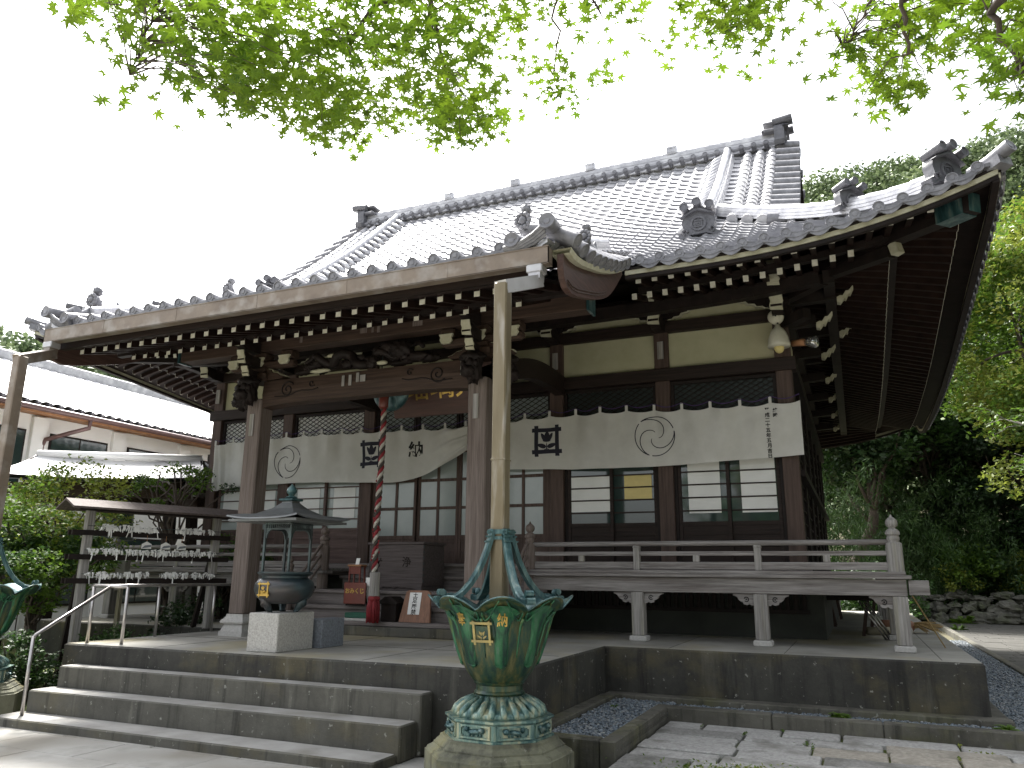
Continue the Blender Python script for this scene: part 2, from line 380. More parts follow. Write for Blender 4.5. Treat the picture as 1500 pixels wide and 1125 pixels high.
# ------------------------------------------------------------------ setting: ground, paving, terrace, kerbs, gravel
def struct(mb, name, m, smooth=False): return mb.build(name, m, None, smooth, kind='structure')
XC = -6.5
PZ = .80
# far ground as one sheet, gently rising to the woods on the right rear and rough moss at the left
def gz(x, y):
    z = -.02
    if y > 36.5: z += min((y-36.5)*.35, 9) + .2
    return z
g = MB()
xs = [-300, -120, -60, -40, -25, -15, -8, 0, 6, 12, 25, 50, 120, 300]; ys = [-300, -60, -20, -6, 6, 16, 26, 36.5, 38, 44, 52, 62, 70, 120, 300]
V = [(x, y, gz(x, y)) for y in ys for x in xs]; n = len(xs)
g.add(V, [(j*n+i, j*n+i+1, (j+1)*n+i+1, (j+1)*n+i) for j in range(len(ys)-1) for i in range(n-1)])
struct(g, 'ground', 'soil')
# moss bank on the left below the rack
m = MB(); m.grid(lambda u, v: (-22+12.6*u, 5.4+9*v, .01+.10*noise.noise(Vector((u*9, v*7, 0)))+.12*(1-u)*v+.03*noise.noise(Vector((u*60, v*50, 3)))), 90, 70)
struct(m, 'moss_bank', 'moss', True)

# smooth slabs in front of the steps (rows run along X)
JOINTS = {}
def slabs(name, x0, x1, y0, y1, rw, lw, z, th, m, seed, gap=.008, jit=0, bev=.006, rough=0):
    rr = random.Random(seed); mb = MB(); y = y0; jl = JOINTS.setdefault(name, [])
    while y < y1-.05:
        h = min(rw*rr.uniform(1-jit, 1+jit), y1-y); x = x0-rr.uniform(0, lw)
        while x < x1:
            l = lw*rr.uniform(1-jit*1.6, 1+jit*1.6); xa = max(x, x0); xb = min(x+l, x1)
            if xb-xa > .12:
                dz = rr.uniform(-1, 1)*rough; gg = gap*rr.uniform(.7, 1.6)
                mb.bevbox(xa+gg, xb-gg, y+gg*rr.uniform(.6, 1.8), y+h-gg*rr.uniform(.6, 1.8), z-th, z+dz, bev, rr.choice((0, 0, 0, 1, 2)) if len(m) == 3 else 0); jl.append((xb, y, xb, y+h))
            x += l
        jl.append((x0, y, x1, y)); y += h
    return struct(mb, name, m)
slabs('stone_paving', -16, -2.2, -3, 7.0, .62, 1.15, .0, .06, 'slab', 3, gap=.004, jit=.06, rough=.002)
slabs('rough_paving', -2.12, 6.5, -2, 9.38, .40, .80, .10, .12, ['paver', 'paver_dark', 'paver_tan'], 5, gap=.011, jit=.22, bev=.012, rough=.012)
b = MB(); b.box(-2.16, 6.5, -2, 9.42, -.05, .055); struct(b, 'mortar_bed', 'moss')
b = MB(); b.box(-17, -2.17, -3.2, 7.1, -.08, -.03); struct(b, 'paving_bed', 'soil')
slabs('rear_path', 2.55, 14, 9.4, 34.5, .9, .62, .06, .08, 'slab_dark', 8, gap=.008, jit=.1, rough=.006)

# concrete terrace
T = thing('stone_terrace', (XC, 12, 0), 'stained grey concrete terrace the temple stands on', 'terrace')
def slabpiece(x0, x1, y0, y1):
    mb = MB(); mb.bevbox(x0, x1, y0, y1, -.05, PZ, .012)
    # make top faces the lighter material
    mb.m = [1 if (len(f) == 8 and min(mb.v[i][2] for i in f) > PZ-.001) else 0 for f in mb.f]
    return mb
tp = MB(); out = [(-9.32, 7.2), (-3.10, 7.2), (-3.10, 10.2), (1.18, 10.2), (1.18, 24.2), (-14.2, 24.2), (-14.2, 10.2), (-9.32, 10.2)]
def inset(pts, d):
    n = len(pts); r = []
    for i in range(n):
        p = Vector(pts[i]); a = (p-Vector(pts[i-1])).normalized(); c = (Vector(pts[(i+1) % n])-p).normalized()
        r.append(tuple(p+Vector((-a.y, a.x))*d+Vector((-c.y, c.x))*d))
    return r
o2 = inset(out, .02); n = len(out)
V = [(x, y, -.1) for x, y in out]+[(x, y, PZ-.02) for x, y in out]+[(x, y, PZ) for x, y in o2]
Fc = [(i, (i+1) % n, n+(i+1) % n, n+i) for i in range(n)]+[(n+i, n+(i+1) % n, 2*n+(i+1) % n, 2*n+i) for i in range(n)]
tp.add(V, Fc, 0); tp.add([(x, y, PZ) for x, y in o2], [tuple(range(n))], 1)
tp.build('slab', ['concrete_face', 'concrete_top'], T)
j = MB()
for x in (-7.9, -6.4, -4.9): j.box(x, x+.006, 7.3, 10, PZ, PZ+.002)
for x in (-.9, -2.3): j.box(x, x+.006, 10.3, 12.5, PZ, PZ+.002)
j.box(.78, .786, 10.35, 23, PZ, PZ+.0025); j.box(-9.2, -3.2, 8.7, 8.706, PZ, PZ+.0025)
j.build('joint', 'concrete_face', T)
# ledge (footing) round the terrace
l = MB(); l.bevbox(-3.06, 1.36, 9.98, 10.196, -.02, .26, .012); l.bevbox(-3.096, -2.92, 7.25, 9.975, -.02, .255, .012); l.bevbox(1.184, 1.36, 10.2, 24, -.02, .24, .012)
l.build('footing', 'kerb', T)
# steps
S = thing('stone_steps', (-6.7, 6.8, 0), 'three worn concrete steps leading up to the terrace', 'steps')
for (x0, x1, y0, z0, z1) in ((-9.0, -3.95, 6.93, .30, .566), (-9.04, -4.0, 6.62, .09, .33)):
    pass
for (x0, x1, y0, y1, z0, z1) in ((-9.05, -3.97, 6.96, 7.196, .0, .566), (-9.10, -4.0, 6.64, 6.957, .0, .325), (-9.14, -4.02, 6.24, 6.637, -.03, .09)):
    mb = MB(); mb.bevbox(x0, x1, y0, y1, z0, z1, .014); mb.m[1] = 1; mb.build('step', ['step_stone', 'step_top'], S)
# kerb of the gravel bed
K = thing('stone_kerb', (-.5, 9.4, 0), 'mossy stone kerb edging the gravel strip in front of the terrace', 'kerb')
for (x0, x1, y0, y1, z1) in ((-2.28, -1.0, 9.38, 9.55, .245), (-.994, .1, 9.38, 9.55, .24), (.106, 1.5, 9.385, 9.55, .243), (1.506, 2.6, 9.38, 9.55, .245),
                              (-2.28, -2.13, 7.25, 9.374, .25), (-3.2, -2.286, 7.25, 7.42, .25)):
    mb = MB(); mb.bevbox(x0, x1, y0, y1, -.05, z1, .012); mb.build('kerb_stone', 'kerb', K)
K2 = thing('path_kerb', (2.5, 18, 0), 'long low stone kerb between the rear gravel and the paved side path', 'kerb')
for y in np.arange(9.56, 34, 3.0):
    mb = MB(); mb.bevbox(2.4, 2.54, y, y+2.99, -.05, .16, .012); mb.build('kerb_stone', 'kerb', K2)
# gravel: thousands of rounded pebbles, one object of stuff
def pebbles(name, areas, dens, seed):
    rr = np.random.default_rng(seed); ico = [(-.53, .85, 0), (.53, .85, 0), (-.53, -.85, 0), (.53, -.85, 0), (0, -.53, .85), (0, .53, .85), (0, -.53, -.85), (0, .53, -.85), (.85, 0, -.53), (.85, 0, .53), (-.85, 0, -.53), (-.85, 0, .53)]
    fi = [(0, 11, 5), (0, 5, 1), (0, 1, 7), (0, 7, 10), (0, 10, 11), (1, 5, 9), (5, 11, 4), (11, 10, 2), (10, 7, 6), (7, 1, 8), (3, 9, 4), (3, 4, 2), (3, 2, 6), (3, 6, 8), (3, 8, 9), (4, 9, 5), (2, 4, 11), (6, 2, 10), (8, 6, 7), (9, 8, 1)]
    ic = np.array(ico); V = []; Fc = []; base = MB()
    for (x0, x1, y0, y1, z) in areas:
        base.box(x0, x1, y0, y1, z-.06, z-.012)
        n = int((x1-x0)*(y1-y0)*dens)
        for _ in range(n):
            s = rr.uniform(.014, .028)*np.array([1, rr.uniform(.6, .9), rr.uniform(.45, .7)]); a = rr.uniform(0, 6.28); ca, sa = math.cos(a), math.sin(a)
            p = ic*s; q = np.stack([p[:, 0]*ca-p[:, 1]*sa, p[:, 0]*sa+p[:, 1]*ca, p[:, 2]+p[:, 0]*rr.uniform(-.3, .3)], 1)+[rr.uniform(x0+.02, x1-.02), rr.uniform(y0+.02, y1-.02), z+rr.uniform(-.006, .012)]
            o = len(V); V += [tuple(t) for t in q]; Fc += [tuple(i+o for i in f) for f in fi]
    mb = MB(); mb.add(V, Fc); mb.add(base.v, base.f); return mb.build(name, 'pebble', None, True, kind='stuff', label='blue grey rounded gravel filling the drip strip round the terrace', category='gravel')
pebbles('gravel', [(-2.92, -2.13, 7.42, 9.98, .20), (-2.13, 2.4, 9.55, 9.98, .185), (1.36, 2.4, 9.98, 14, .12)], 1500, 2)
pebbles('gravel', [(1.36, 2.4, 14, 24, .12)], 700, 3)['label'] = 'grey gravel bed along the far right side of the terrace'
# the rear ground right of the kerb
# ---------------------------------------------------------------- rock retaining wall at rear right
RW = thing('rock_wall', (5, 36, 0), 'low dry stone retaining wall of dark boulders at the foot of the wooded bank', 'wall')
rr = random.Random(4); cnt = 0
for row, (zz, hh) in enumerate(((.18, .46), (.60, .42), (.98, .30))):
    x = 1.5+row*.3+rr.uniform(-.3, .3)
    while x < 11:
        wd = rr.uniform(.4, 1.25); hk = rr.uniform(.8, 1.25)
        mb = MB(); mb.lump((x+wd/2, 36+row*.22+rr.uniform(-.15, .12), zz+rr.uniform(-.10, .08)), wd*.54, .42, hh*.58*hk, cnt, .55, 1.1, 12)
        mb.build('boulder', 'rock', RW); x += wd*.96; cnt += 1
# small weeds beside kerbs
def weed(name, c, s, nl, seed, lab, m='leaf_fresh'):
    rr = random.Random(seed); mb = MB()
    for i in range(nl):
        a = rr.uniform(0, 6.28); L = s*rr.uniform(.6, 1.1); d = Vector((math.cos(a), math.sin(a), 0)); sx = Vector((-d.y, d.x, 0))*L*.2
        p = Vector(c)+Vector((rr.uniform(-.3, .3)*s, rr.uniform(-.3, .3)*s, 0)); el = rr.uniform(.3, 1.1)
        p1 = p+d*L*.5+Vector((0, 0, L*.55*el)); p2 = p+d*L+Vector((0, 0, L*.5*el))
        mb.add([p, p1-sx, p2, p1+sx], [(0, 1, 2, 3)])
    return mb.build(name, m, None, label=lab, category='weed')
weed('weed', (-.33, 9.72, .2), .13, 34, 1, 'broad leaved green weed growing in the gravel strip in front of the terrace')
weed('weed', (1.22, 9.62, .2), .12, 60, 2, 'mossy green tuft at the right end of the gravel strip')
weed('weed', (-2.75, 9.3, .2), .07, 16, 3, 'tiny weed in the inner corner of the gravel bed')
weed('weed', (-2.3, 7.3, .05), .07, 20, 4, 'small weed at the foot of the kerb corner beside the bronze basin')
# moss / clover in paving joints
rr = random.Random(9); P = []
for i in range(150):
    xa, ya, xb, yb = rr.choice(JOINTS['rough_paving']); t_ = rr.random()
    if xb-xa > 1: t_ = rr.uniform((-2.1-xa)/(xb-xa), (2.2-xa)/(xb-xa))
    cx, cy = xa+(xb-xa)*t_, ya+(yb-ya)*t_
    if cy < 6.5 or cx > 2.4: continue
    for _ in range(rr.randint(6, 26)): k_ = rr.gauss(0, .055); P.append((cx+(k_ if xb-xa > 1 else rr.gauss(0, .008)), cy+(rr.gauss(0, .008) if xb-xa > 1 else k_), .10+rr.uniform(0, .016)))
for i in range(1500): P.append((-.65+rr.gauss(0, .42), 7.15+rr.gauss(0, .13), .11+rr.uniform(0, .04)))
leafmesh('clover', P, .016, ['leaf_fresh', 'leaf_lime'], seed=3, kind='stuff', label='green clover and moss growing in the joints of the rough paving', category='ground cover')
# ---------------------------------------------------------------- wooded hills
def hill(name, x0, x1, y0, y1, hfun):
    mb = MB(); mb.grid(lambda u, v: (x0+(x1-x0)*u, y0+(y1-y0)*v, hfun(x0+(x1-x0)*u, y0+(y1-y0)*v)), 70, 40)
    return struct(mb, name, 'leaf_hill_dark', True)
def hr(x, y):
    t = max(0, min(1, (y-44)/34)); r = t*t*(3-2*t)
    top = 43.6+.5*math.sin(x*.9+1)+.16*max(0, x-5)+ (0 if x > -2 else -(-2-x)*.55)
    return r*top*.93-3+noise.noise(Vector((x*.15, y*.15, 0)))*1.4
hill('hill', -35, 60, 42, 95, hr)
def hl(x, y):
    t = max(0, min(1, (-x-38)/24)); r = t*t*(3-2*t); return r*(22.3-.10*(y-36)+1.5*math.sin(y*.3)) - 3
hill('hill', -100, -38, 5, 75, hl)
def forest(name, pts, hf, r, per, size, label, seed):
    g = np.random.default_rng(seed); cs = []; rs = []
    for (x, y) in pts:
        q = r*g.choice([.5, .65, .8, 1.0, 1.25]); cs.append((x, y, hf(x, y)+q*.35)); rs.append((q, q, q*.8))
    P = clumps(cs, rs, per, seed, .8)
    leafmesh(name, P, size, ['leaf_hill', 'leaf_hill_dark'], seed=seed, kind='stuff', label=label, category='forest', aspect=.7)
g = np.random.default_rng(3)
pts = [(x, y) for x, y in zip(g.uniform(-6, 40, 420), g.uniform(52, 84, 420))]
forest('forest', pts, hr, 2.3, 850, .19, 'hazy evergreen forest covering the steep hill behind the roof', 5)
pts = [(x, y) for x, y in zip(g.uniform(-72, -46, 90), g.uniform(22, 60, 90))]
forest('forest', pts, hl, 2.0, 700, .24, 'wooded hilltop seen above the white building at far left', 6)
# ------------------------------------------------------------------ temple hall: walls, doors, veranda, porch frame
H = thing('temple_hall', (XC, 15, PZ), 'wooden temple hall with sweeping grey tiled roof, front porch and raised veranda', 'temple')
def part(mb, name, m, parent=H, smooth=False, **k): return mb.build(name, m, parent, smooth, **k)
YW = 12.5; ZF = 1.87
PX = [-12.3, -10.4, -8.43, -4.57, -2.70, -.79]
# floor, foundation, back volume
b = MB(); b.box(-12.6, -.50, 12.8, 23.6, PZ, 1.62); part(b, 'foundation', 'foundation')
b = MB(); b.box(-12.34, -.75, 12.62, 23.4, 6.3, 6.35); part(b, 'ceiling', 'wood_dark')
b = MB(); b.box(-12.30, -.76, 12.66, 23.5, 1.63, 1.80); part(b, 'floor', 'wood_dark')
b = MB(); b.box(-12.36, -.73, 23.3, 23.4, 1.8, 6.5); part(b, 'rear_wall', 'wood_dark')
for x in PX:
    b = MB(); b.bevbox(x-.12, x+.12, YW-.12, YW+.12, 1.62, 6.1, .008); part(b, 'post', 'wood_red')
for y in (14.4, 16.3, 18.2, 20.1, 22.0, 23.3):
    b = MB(); b.bevbox(-.90, -.68, y-.12, y+.12, 1.45, 6.1, .008); part(b, 'post', 'wood_dark')
    b = MB(); b.bevbox(-12.41, -12.19, y-.12, y+.12, 1.45, 6.1, .008); part(b, 'post', 'wood_dark')
def hbeam(z0, z1, y0, y1, m='wood_dark_x', name='beam', x0=-12.5, x1=-.6):
    b = MB(); b.bevbox(x0, x1, y0, y1, z0, z1, .006); part(b, name, m)
hbeam(1.66, 1.868, YW-.16, YW-.125, 'wood_step', 'sill', -12.5, -.6)
hbeam(4.83, 5.04, YW-.155, YW+.10)
hbeam(5.66, 5.85, YW-.15, YW+.10)
hbeam(6.07, 6.30, YW-.20, YW+.10)
hbeam(3.92, 4.12, YW-.09, YW+.06, 'wood_dark_x', 'lintel')
bx = [(PX[i]+.12, PX[i+1]-.12) for i in range(5)]
for i, (a, c) in enumerate(bx):
    b = MB(); b.box(a, c, YW-.04, YW+.02, 5.04, 5.66); part(b, 'plaster_panel', 'plaster')
    b = MB(); b.box(a, c, YW-.04, YW+.02, 5.85, 6.07); part(b, 'plaster_panel', 'plaster')
    # carved corbels biting into the upper plaster
    for sgn, x0 in ((1, a-.12), (-1, c+.12)):
        b = MB(); o = [(0, 6.07), (.62, 6.07), (.55, 6.03), (.50, 6.035), (.46, 5.99), (.36, 5.975), (.33, 5.93), (.24, 5.925), (.20, 5.89), (0, 5.89)]
        b.prism(o, lambda p, q, d: (x0+sgn*p, d, q), YW-.14, YW-.05); b.prism([(p*1.04+.01, q-.012) for p, q in o], lambda p, q, d: (x0+sgn*p, d, q), YW-.13, YW-.06, 1)
        part(b, 'corbel', ['wood_dark', 'cream_paint'])
# lattice transoms
def lattice(a, c, z0, z1, back):
    b = MB(); y = YW-.02; st = .15
    fr = .05
    b.box(a, c, y-.03, y+.02, z0, z0+fr); b.box(a, c, y-.03, y+.02, z1-fr, z1); b.box(a, a+fr, y-.03, y+.02, z0+fr, z1-fr); b.box(c-fr, c, y-.03, y+.02, z0+fr, z1-fr)
    h = z1-z0-2*fr; k = h*1.75
    u = a+fr-k
    while u < c-fr:
        for s in (0, 1):
            ua, ub = (u, u+k) if s == 0 else (u+k, u); za, zb = z0+fr, z1-fr
            # clip
            pa = [ua, za]; pb = [ub, zb]; lo, hi = a+fr, c-fr
            def cl(p, q):
                if p[0] < lo: t = (lo-p[0])/(q[0]-p[0]); return [lo, p[1]+t*(q[1]-p[1])]
                if p[0] > hi: t = (hi-p[0])/(q[0]-p[0]); return [hi, p[1]+t*(q[1]-p[1])]
                return p
            if max(ua, ub) <= lo or min(ua, ub) >= hi: continue
            qa, qb = cl(pa, pb), cl(pb, pa)
            b.beam((qa[0], y-.008*s-.005, qa[1]), (qb[0], y-.008*s-.005, qb[1]), .010, .015, up=Vector((0, 1, 0)))
        u += st
    o = part(b, 'lattice_panel', 'wood_dark')
    g = MB(); g.box(a+.02, c-.02, y+.03, y+.035, z0, z1); part(g, 'glass', back, o)
for i, (a, c) in enumerate(bx):
    if i == 2:
        w3 = (c-a)/4
        for q in range(4): lattice(a+q*w3+.01, a+(q+1)*w3-.01, 4.14, 4.82, 'frosted')
    else: lattice(a+.005, c-.005, 4.14, 4.82, 'shoji' if i < 2 else 'dim_glass')  # pale left backing paints in the bright reflection on those panes
# sliding doors
def sash(a, c, y, rails, zg, papers, gl, wood='wood_dark_x', cols=0, zt=3.92):
    b = MB(); z0 = ZF+.005; st = .055
    b.bevbox(a, a+st, y-.02, y+.02, z0, zt, .004); b.bevbox(c-st, c, y-.02, y+.02, z0, zt, .004)
    b.box(a+st, c-st, y-.018, y+.018, z0, z0+.09); b.box(a+st, c-st, y-.018, y+.018, zg-.05, zg+.01); b.box(a+st, c-st, y-.018, y+.018, zt-.06, zt)
    rh = .026 if cols else .011
    for z in rails: b.box(a+st, c-st, y-.019, y+.012, z-rh, z+rh)
    for z in ((zg+z0)/2-.04, (zg+z0)/2+.14): b.box(a+st, c-st, y-.019, y+.008, z-.012, z+.012)
    for k in range(1, cols): x = a+(c-a)*k/cols; b.box(x-.026, x+.026, y-.017, y+.014, zg+.01, zt-.06)
    b.box(a+st, c-st, y-.004, y+.004, z0+.09, zg-.05)
    o = part(b, 'sliding_door', wood)
    g = MB(); g.box(a+st, c-st, y+.0, y+.004, zg+.01, zt-.06); part(g, 'glass', gl, o)
    for (pa, pc, za, zb, pm) in papers:
        g = MB(); g.box(a+pa, a+pc, y-.006, y-.002, za, zb); part(g, 'window_paper', pm, o)
    return o
rl = [2.70+.205*k for k in range(6)]
for i in (0, 1, 3, 4):
    a, c = bx[i]; mid = (a+c)/2
    if i == 4: P1 = [(.16, .66, 2.66, 3.9, 'shoji')]; P2 = [(.22, .74, 2.66, 3.9, 'shoji')]; gl = 'glass_dark'
    elif i == 3: P1 = [(.06, .74, 2.72, 3.32, 'shoji')]; P2 = [(.24, .70, 2.91, 3.32, 'paper_yellow')]; gl = 'glass_dark'
    else: P1 = [(.14, .68, 2.72, 3.32, 'shoji')]; P2 = [(.2, .7, 2.72, 3.32, 'shoji')]; gl = 'frosted'  # left bays: pale pane colour stands in for their brighter angled reflections
    for (ja, jc) in ((a, a+.05), (c-.05, c)): b = MB(); b.box(ja, jc, YW-.05, YW+.06, ZF, 3.92); part(b, 'door_jamb', 'wood_dark')
    sash(a+.055, mid+.03, YW-.03, rl, 2.52, P1, gl, 'wood_dark_x' if i > 2 else 'wood_panel')
    sash(mid-.03, c-.055, YW+.015, rl, 2.52, P2, gl, 'wood_dark_x' if i > 2 else 'wood_panel')
    # lower boards behind
a, c = bx[2]; w4 = (c-a-.2)/4
for k in range(4):
    x0 = a+.1+k*w4
    sash(x0+.002, x0+w4-.002, YW-.03 if k in (0, 3) else YW+.015, [2.86, 3.37], 2.36, [], 'frosted', 'wood_red', 2)
for (ja, jc) in ((a, a+.1), (c-.1, c)): b = MB(); b.box(ja, jc, YW-.05, YW+.06, ZF, 3.92); part(b, 'door_jamb', 'wood_red')
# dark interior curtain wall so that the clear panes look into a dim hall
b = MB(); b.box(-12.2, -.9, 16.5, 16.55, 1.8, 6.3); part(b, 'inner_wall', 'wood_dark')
# side walls (right visible edge-on): boarded with rails
for sx, xw in ((1, -.76), (-1, -12.34)):
    b = MB(); b.box(xw-.02, xw+.02, YW+.12, 23.3, 1.45, 6.3)
    ys = [12.5, 14.4, 16.3, 18.2, 20.1, 22.0, 23.3]
    for k in range(6):
        for z in np.arange(1.9, 4.9, .21): b.box(xw-.03+.02*(sx > 0), xw+.03+.02*(sx > 0), ys[k]+.13, ys[k+1]-.13, z, z+.022)
        if sx > 0: b.box(xw+.02, xw+.055, ys[k]+.9, ys[k]+.97, 1.8, 4.9)
    part(b, 'side_wall', 'wood_dark')
    for z0, z1 in ((4.83, 5.04), (5.66, 5.85), (6.07, 6.3), (1.66, 1.86), (3.2, 3.3)):
        b = MB(); b.box(xw-.06, xw+.16, YW+.125, 23.4, z0, z1) if sx > 0 else b.box(xw-.16, xw+.06, YW+.125, 23.4, z0, z1); part(b, 'beam', 'wood_dark')
    b = MB(); b.box(xw+.021*sx, xw+.03*sx, YW+.13, 23.3, 5.05, 5.65) if sx > 0 else b.box(xw+.03*sx, xw+.021*sx, YW+.13, 23.3, 5.05, 5.65); part(b, 'plaster_panel', 'plaster')
# bracket noses with white painted ends at every post
def nose(x, y0, z, L=.55, w=.15, h=.17, dirv=(0, -1, 0), name='bracket'):
    d = Vector(dirv); s = Vector((abs(d.y), abs(d.x), 0)); b = MB(); p = Vector((x, y0, z))
    b.beam(p, p+d*L*.6, w, h); b.beam(p+d*L*.6, p+d*L+Vector((0, 0, .04)), w, h, h1=h*.8)
    o = [(-.5, -.5), (.5, -.6), (.46, -.2), (.56, 0), (.48, .35), (.5, .62), (-.42, .66), (-.5, .3), (-.42, .05), (-.52, -.2)]
    q = p+d*(L+.002)+Vector((0, 0, .02))
    b.prism(o, lambda a_, b_, t: q+s*(a_*w*1.12)+Vector((0, 0, b_*h))+d*(t+b_*.05), 0, .018, 1)
    part(b, name, ['wood_dark', 'cream_paint'])
for x in PX:
    nose(x, YW-.12, 5.78, .50, .17, .23); nose(x, YW-.12, 6.03, .80, .16, .15)
    b = MB(); b.bevbox(x-.17, x+.17, YW-.30, YW-.15, 5.86, 5.98, .02); part(b, 'bearing_block', 'wood_dark')
    b = MB(); b.box(x-.05, x+.05, YW-.175, YW-.156, 5.2, 5.5); part(b, 'name_slip', 'wood_grey_z')
# two more stacked noses at the right corner, scroll ended brackets down the side
nose(-.79, YW-.12, 6.2, 1.15, .17, .2)
for y in (12.5, 14.4, 16.3, 18.2, 20.1, 22):
    for zz, L in ((5.60, .42), (5.98, .75)):
        b = MB(); b.beam((-.68, y, zz), (-.68+L, y, zz+.02), .15, .16)
        o = [(0, -.09), (.05, -.10), (.10, -.05), (.13, -.06), (.17, 0), (.2, -.005), (.25, .07), (.245, .095), (.18, .04), (.14, .04), (.09, -.015), (.05, -.01), (0, -.03)]
        b.prism([(p, q) for p, q in o], lambda p, q, d: (-.68+L+p, d, zz+q*1.3), y-.07, y+.07, 1)
        part(b, 'scroll_bracket', ['wood_dark', 'cream_paint'])
# diagonal corner brackets (scroll ends)
for zz, L in ((5.6, .5), (6.0, .9)):
    b = MB(); b.beam((-.72, 12.42, zz), (-.72+L*.7, 12.42-L*.7, zz+.02), .15, .16, end=1); part(b, 'scroll_bracket', ['wood_dark', 'cream_paint'])

# ------------------------------------------------------------------ veranda
ZV = 1.78; YV = 11.15
def vpost(x, y=11.25):
    b = MB(); b.bevbox(x-.088, x+.088, y-.088, y+.088, PZ+.08, 1.47, .008); o = part(b, 'veranda_post', 'wood_grey_z')
    f = MB(); f.bevbox(x-.122, x+.122, y-.122, y+.122, PZ, PZ+.078, .014); part(f, 'post_foot', 'stone_base', o)
def corbel(x, sgn, y=11.25):
    o = [(0, 0), (.27, 0), (.27, -.022), (.24, -.03), (.215, -.045), (.20, -.075), (.17, -.10), (.145, -.105), (.135, -.135), (.09, -.145), (.06, -.13), (.03, -.15), (0, -.15)]
    b = MB(); b.prism([(p, q) for p, q in o], lambda p, q, d: (x+sgn*(.089+p), d, 1.468+q), y-.03, y+.03)
    V, Fc = ring2d(.022, .036, .3, 5.6, 14)
    b.add([(x+sgn*(.066+.12)+sgn*p, y-.034, 1.468-.07+q) for p, q in V], Fc, 1); V, Fc = ring2d(0.001, .012, 0, 6.3, 8)
    b.add([(x+sgn*(.066+.12)+sgn*p, y-.034, 1.468-.07+q) for p, q in V], Fc, 1)
    part(b, 'corbel', ['wood_grey_x', 'black_ink'])
vx = [.46, -1.23, -2.91]
for x in vx+[2*XC-x for x in vx]: vpost(x)
for x in vx+[2*XC-x for x in vx]:
    if x != .46: corbel(x, 1)
    if x != 2*XC-.46: corbel(x, -1)
for y in (13.3, 15.4, 17.5, 19.6, 21.7): vpost(.46, y); vpost(2*XC-.46, y)
def deck(x0, x1):
    b = MB(); b.bevbox(x0, x1, YV+.02, YV+.17, 1.475, 1.68, .006); part(b, 'veranda_beam', 'wood_grey_x')
    b = MB(); b.bevbox(x0-.02 if x0 < -8 else x0, x1+.06, YV-.06, YV+.22, 1.684, 1.73, .005); part(b, 'veranda_edge', 'wood_grey_x')
    b = MB(); y = YV-.03
    while y < 12.3: b.bevbox(x0, x1, y, y+.128, 1.732, 1.775, .004); y += .132
    part(b, 'veranda_floor', 'wood_grey_x')
deck(-4.62, .55); deck(2*XC-.55, 2*XC+4.62)
b = MB(); b.bevbox(.57, .80, YV-.0, YV+.2, 1.49, 1.67, .006); part(b, 'beam_end', 'wood_grey_x')
for sx in (1, -1):
    xa, xb = (-.62, .50) if sx > 0 else (2*XC-.50, 2*XC+.62)
    b = MB(); b.box(xa, xb, 12.35, 23, 1.72, 1.77); part(b, 'side_veranda_floor', 'wood_grey_x')
    b = MB(); b.bevbox((.40 if sx > 0 else 2*XC-.52), (.52 if sx > 0 else 2*XC-.40), 11.38, 23, 1.49, 1.69, .006); part(b, 'veranda_beam', 'wood_dark')
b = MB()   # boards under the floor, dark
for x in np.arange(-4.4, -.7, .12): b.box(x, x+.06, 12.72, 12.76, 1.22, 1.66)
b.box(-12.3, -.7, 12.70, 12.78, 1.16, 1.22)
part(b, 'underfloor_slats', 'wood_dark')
# railing
def railing(x0, x1):
    y = 11.22
    b = MB(); b.tube([(x0, y, 2.145), (x1, y, 2.145)], .036, 12); part(b, 'top_rail', 'wood_grey_x', smooth=True)
    b = MB(); b.bevbox(x0, x1, y-.028, y+.028, 1.975, 2.035, .005); part(b, 'middle_rail', 'wood_grey_x')
    b = MB(); b.bevbox(x0, x1, y-.03, y+.03, 1.79, 1.89, .005); part(b, 'bottom_rail', 'wood_grey_x')
    return y
def rpost(x, tall):
    y = 11.22; b = MB()
    if tall: b.bevbox(x-.045, x+.045, y-.045, y+.045, 1.776, 2.10, .004); b.bevbox(x-.052, x+.052, y-.052, y+.052, 2.075, 2.118, .012)
    else: b.bevbox(x-.045, x+.045, y-.028, y+.028, 1.892, 1.984, .004)
    part(b, 'rail_post', 'wood_grey_z')
def newel(x, y, z0, ztop, r=.062, m='wood_grey_z', name='newel_post'):
    h = ztop-z0; k = r/.062
    pr = [(r, z0), (r, ztop-.33*k*.66), (r*.97, ztop-.325*k*.66)]+[(r*a_, ztop-b_*k*.66) for a_, b_ in ((.74, .315), (.72, .295), (.80, .285), (.80, .255), (.72, .245), (.72, .235), (.88, .222), (.90, .195), (.74, .17), (.58, .155), (.40, .148), (.42, .138), (.66, .118), (.76, .088), (.72, .055), (.5, .028), (.22, .008), (.12, -.012), (.01, -.028))]
    b = MB(); b.lathe(pr, (x, y, 0), 20); part(b, name, m, smooth='auto')
for s in (0, 1):
    f = (lambda x: x) if s == 0 else (lambda x: 2*XC-x)
    railing(min(f(-4.57), f(.44)), max(f(-4.57), f(.44)))
    for x in (-1.23, -2.91): rpost(f(x), True)
    for x in (-.36, -2.06, -3.75): rpost(f(x), False)
    newel(f(.45), 11.22, 1.735, 2.47, .098); newel(f(-4.58), 11.22, 1.40, 2.47, .094, 'wood_pillar')
# stair rails curving down from the newels, small newels at the foot
for x in (-4.60, -8.42):
    newel(x, 10.36, .951, 1.95, .068, 'wood_pillar')
    for dz in (0, -.17, -.34):
        b = MB(); pts = []
        for k in range(12):
            t = k/11; y = 11.2-.82*t; z = 2.13+dz-(.50*t*t*(3-2*t)+.12*t)
            if k < 3: z += .02*(3-k)
            pts.append((x, y, z))
        b.tube(pts, [.026 if dz == 0 else .024]*12, 8); part(b, 'stair_rail', 'wood_pillar', smooth=True)
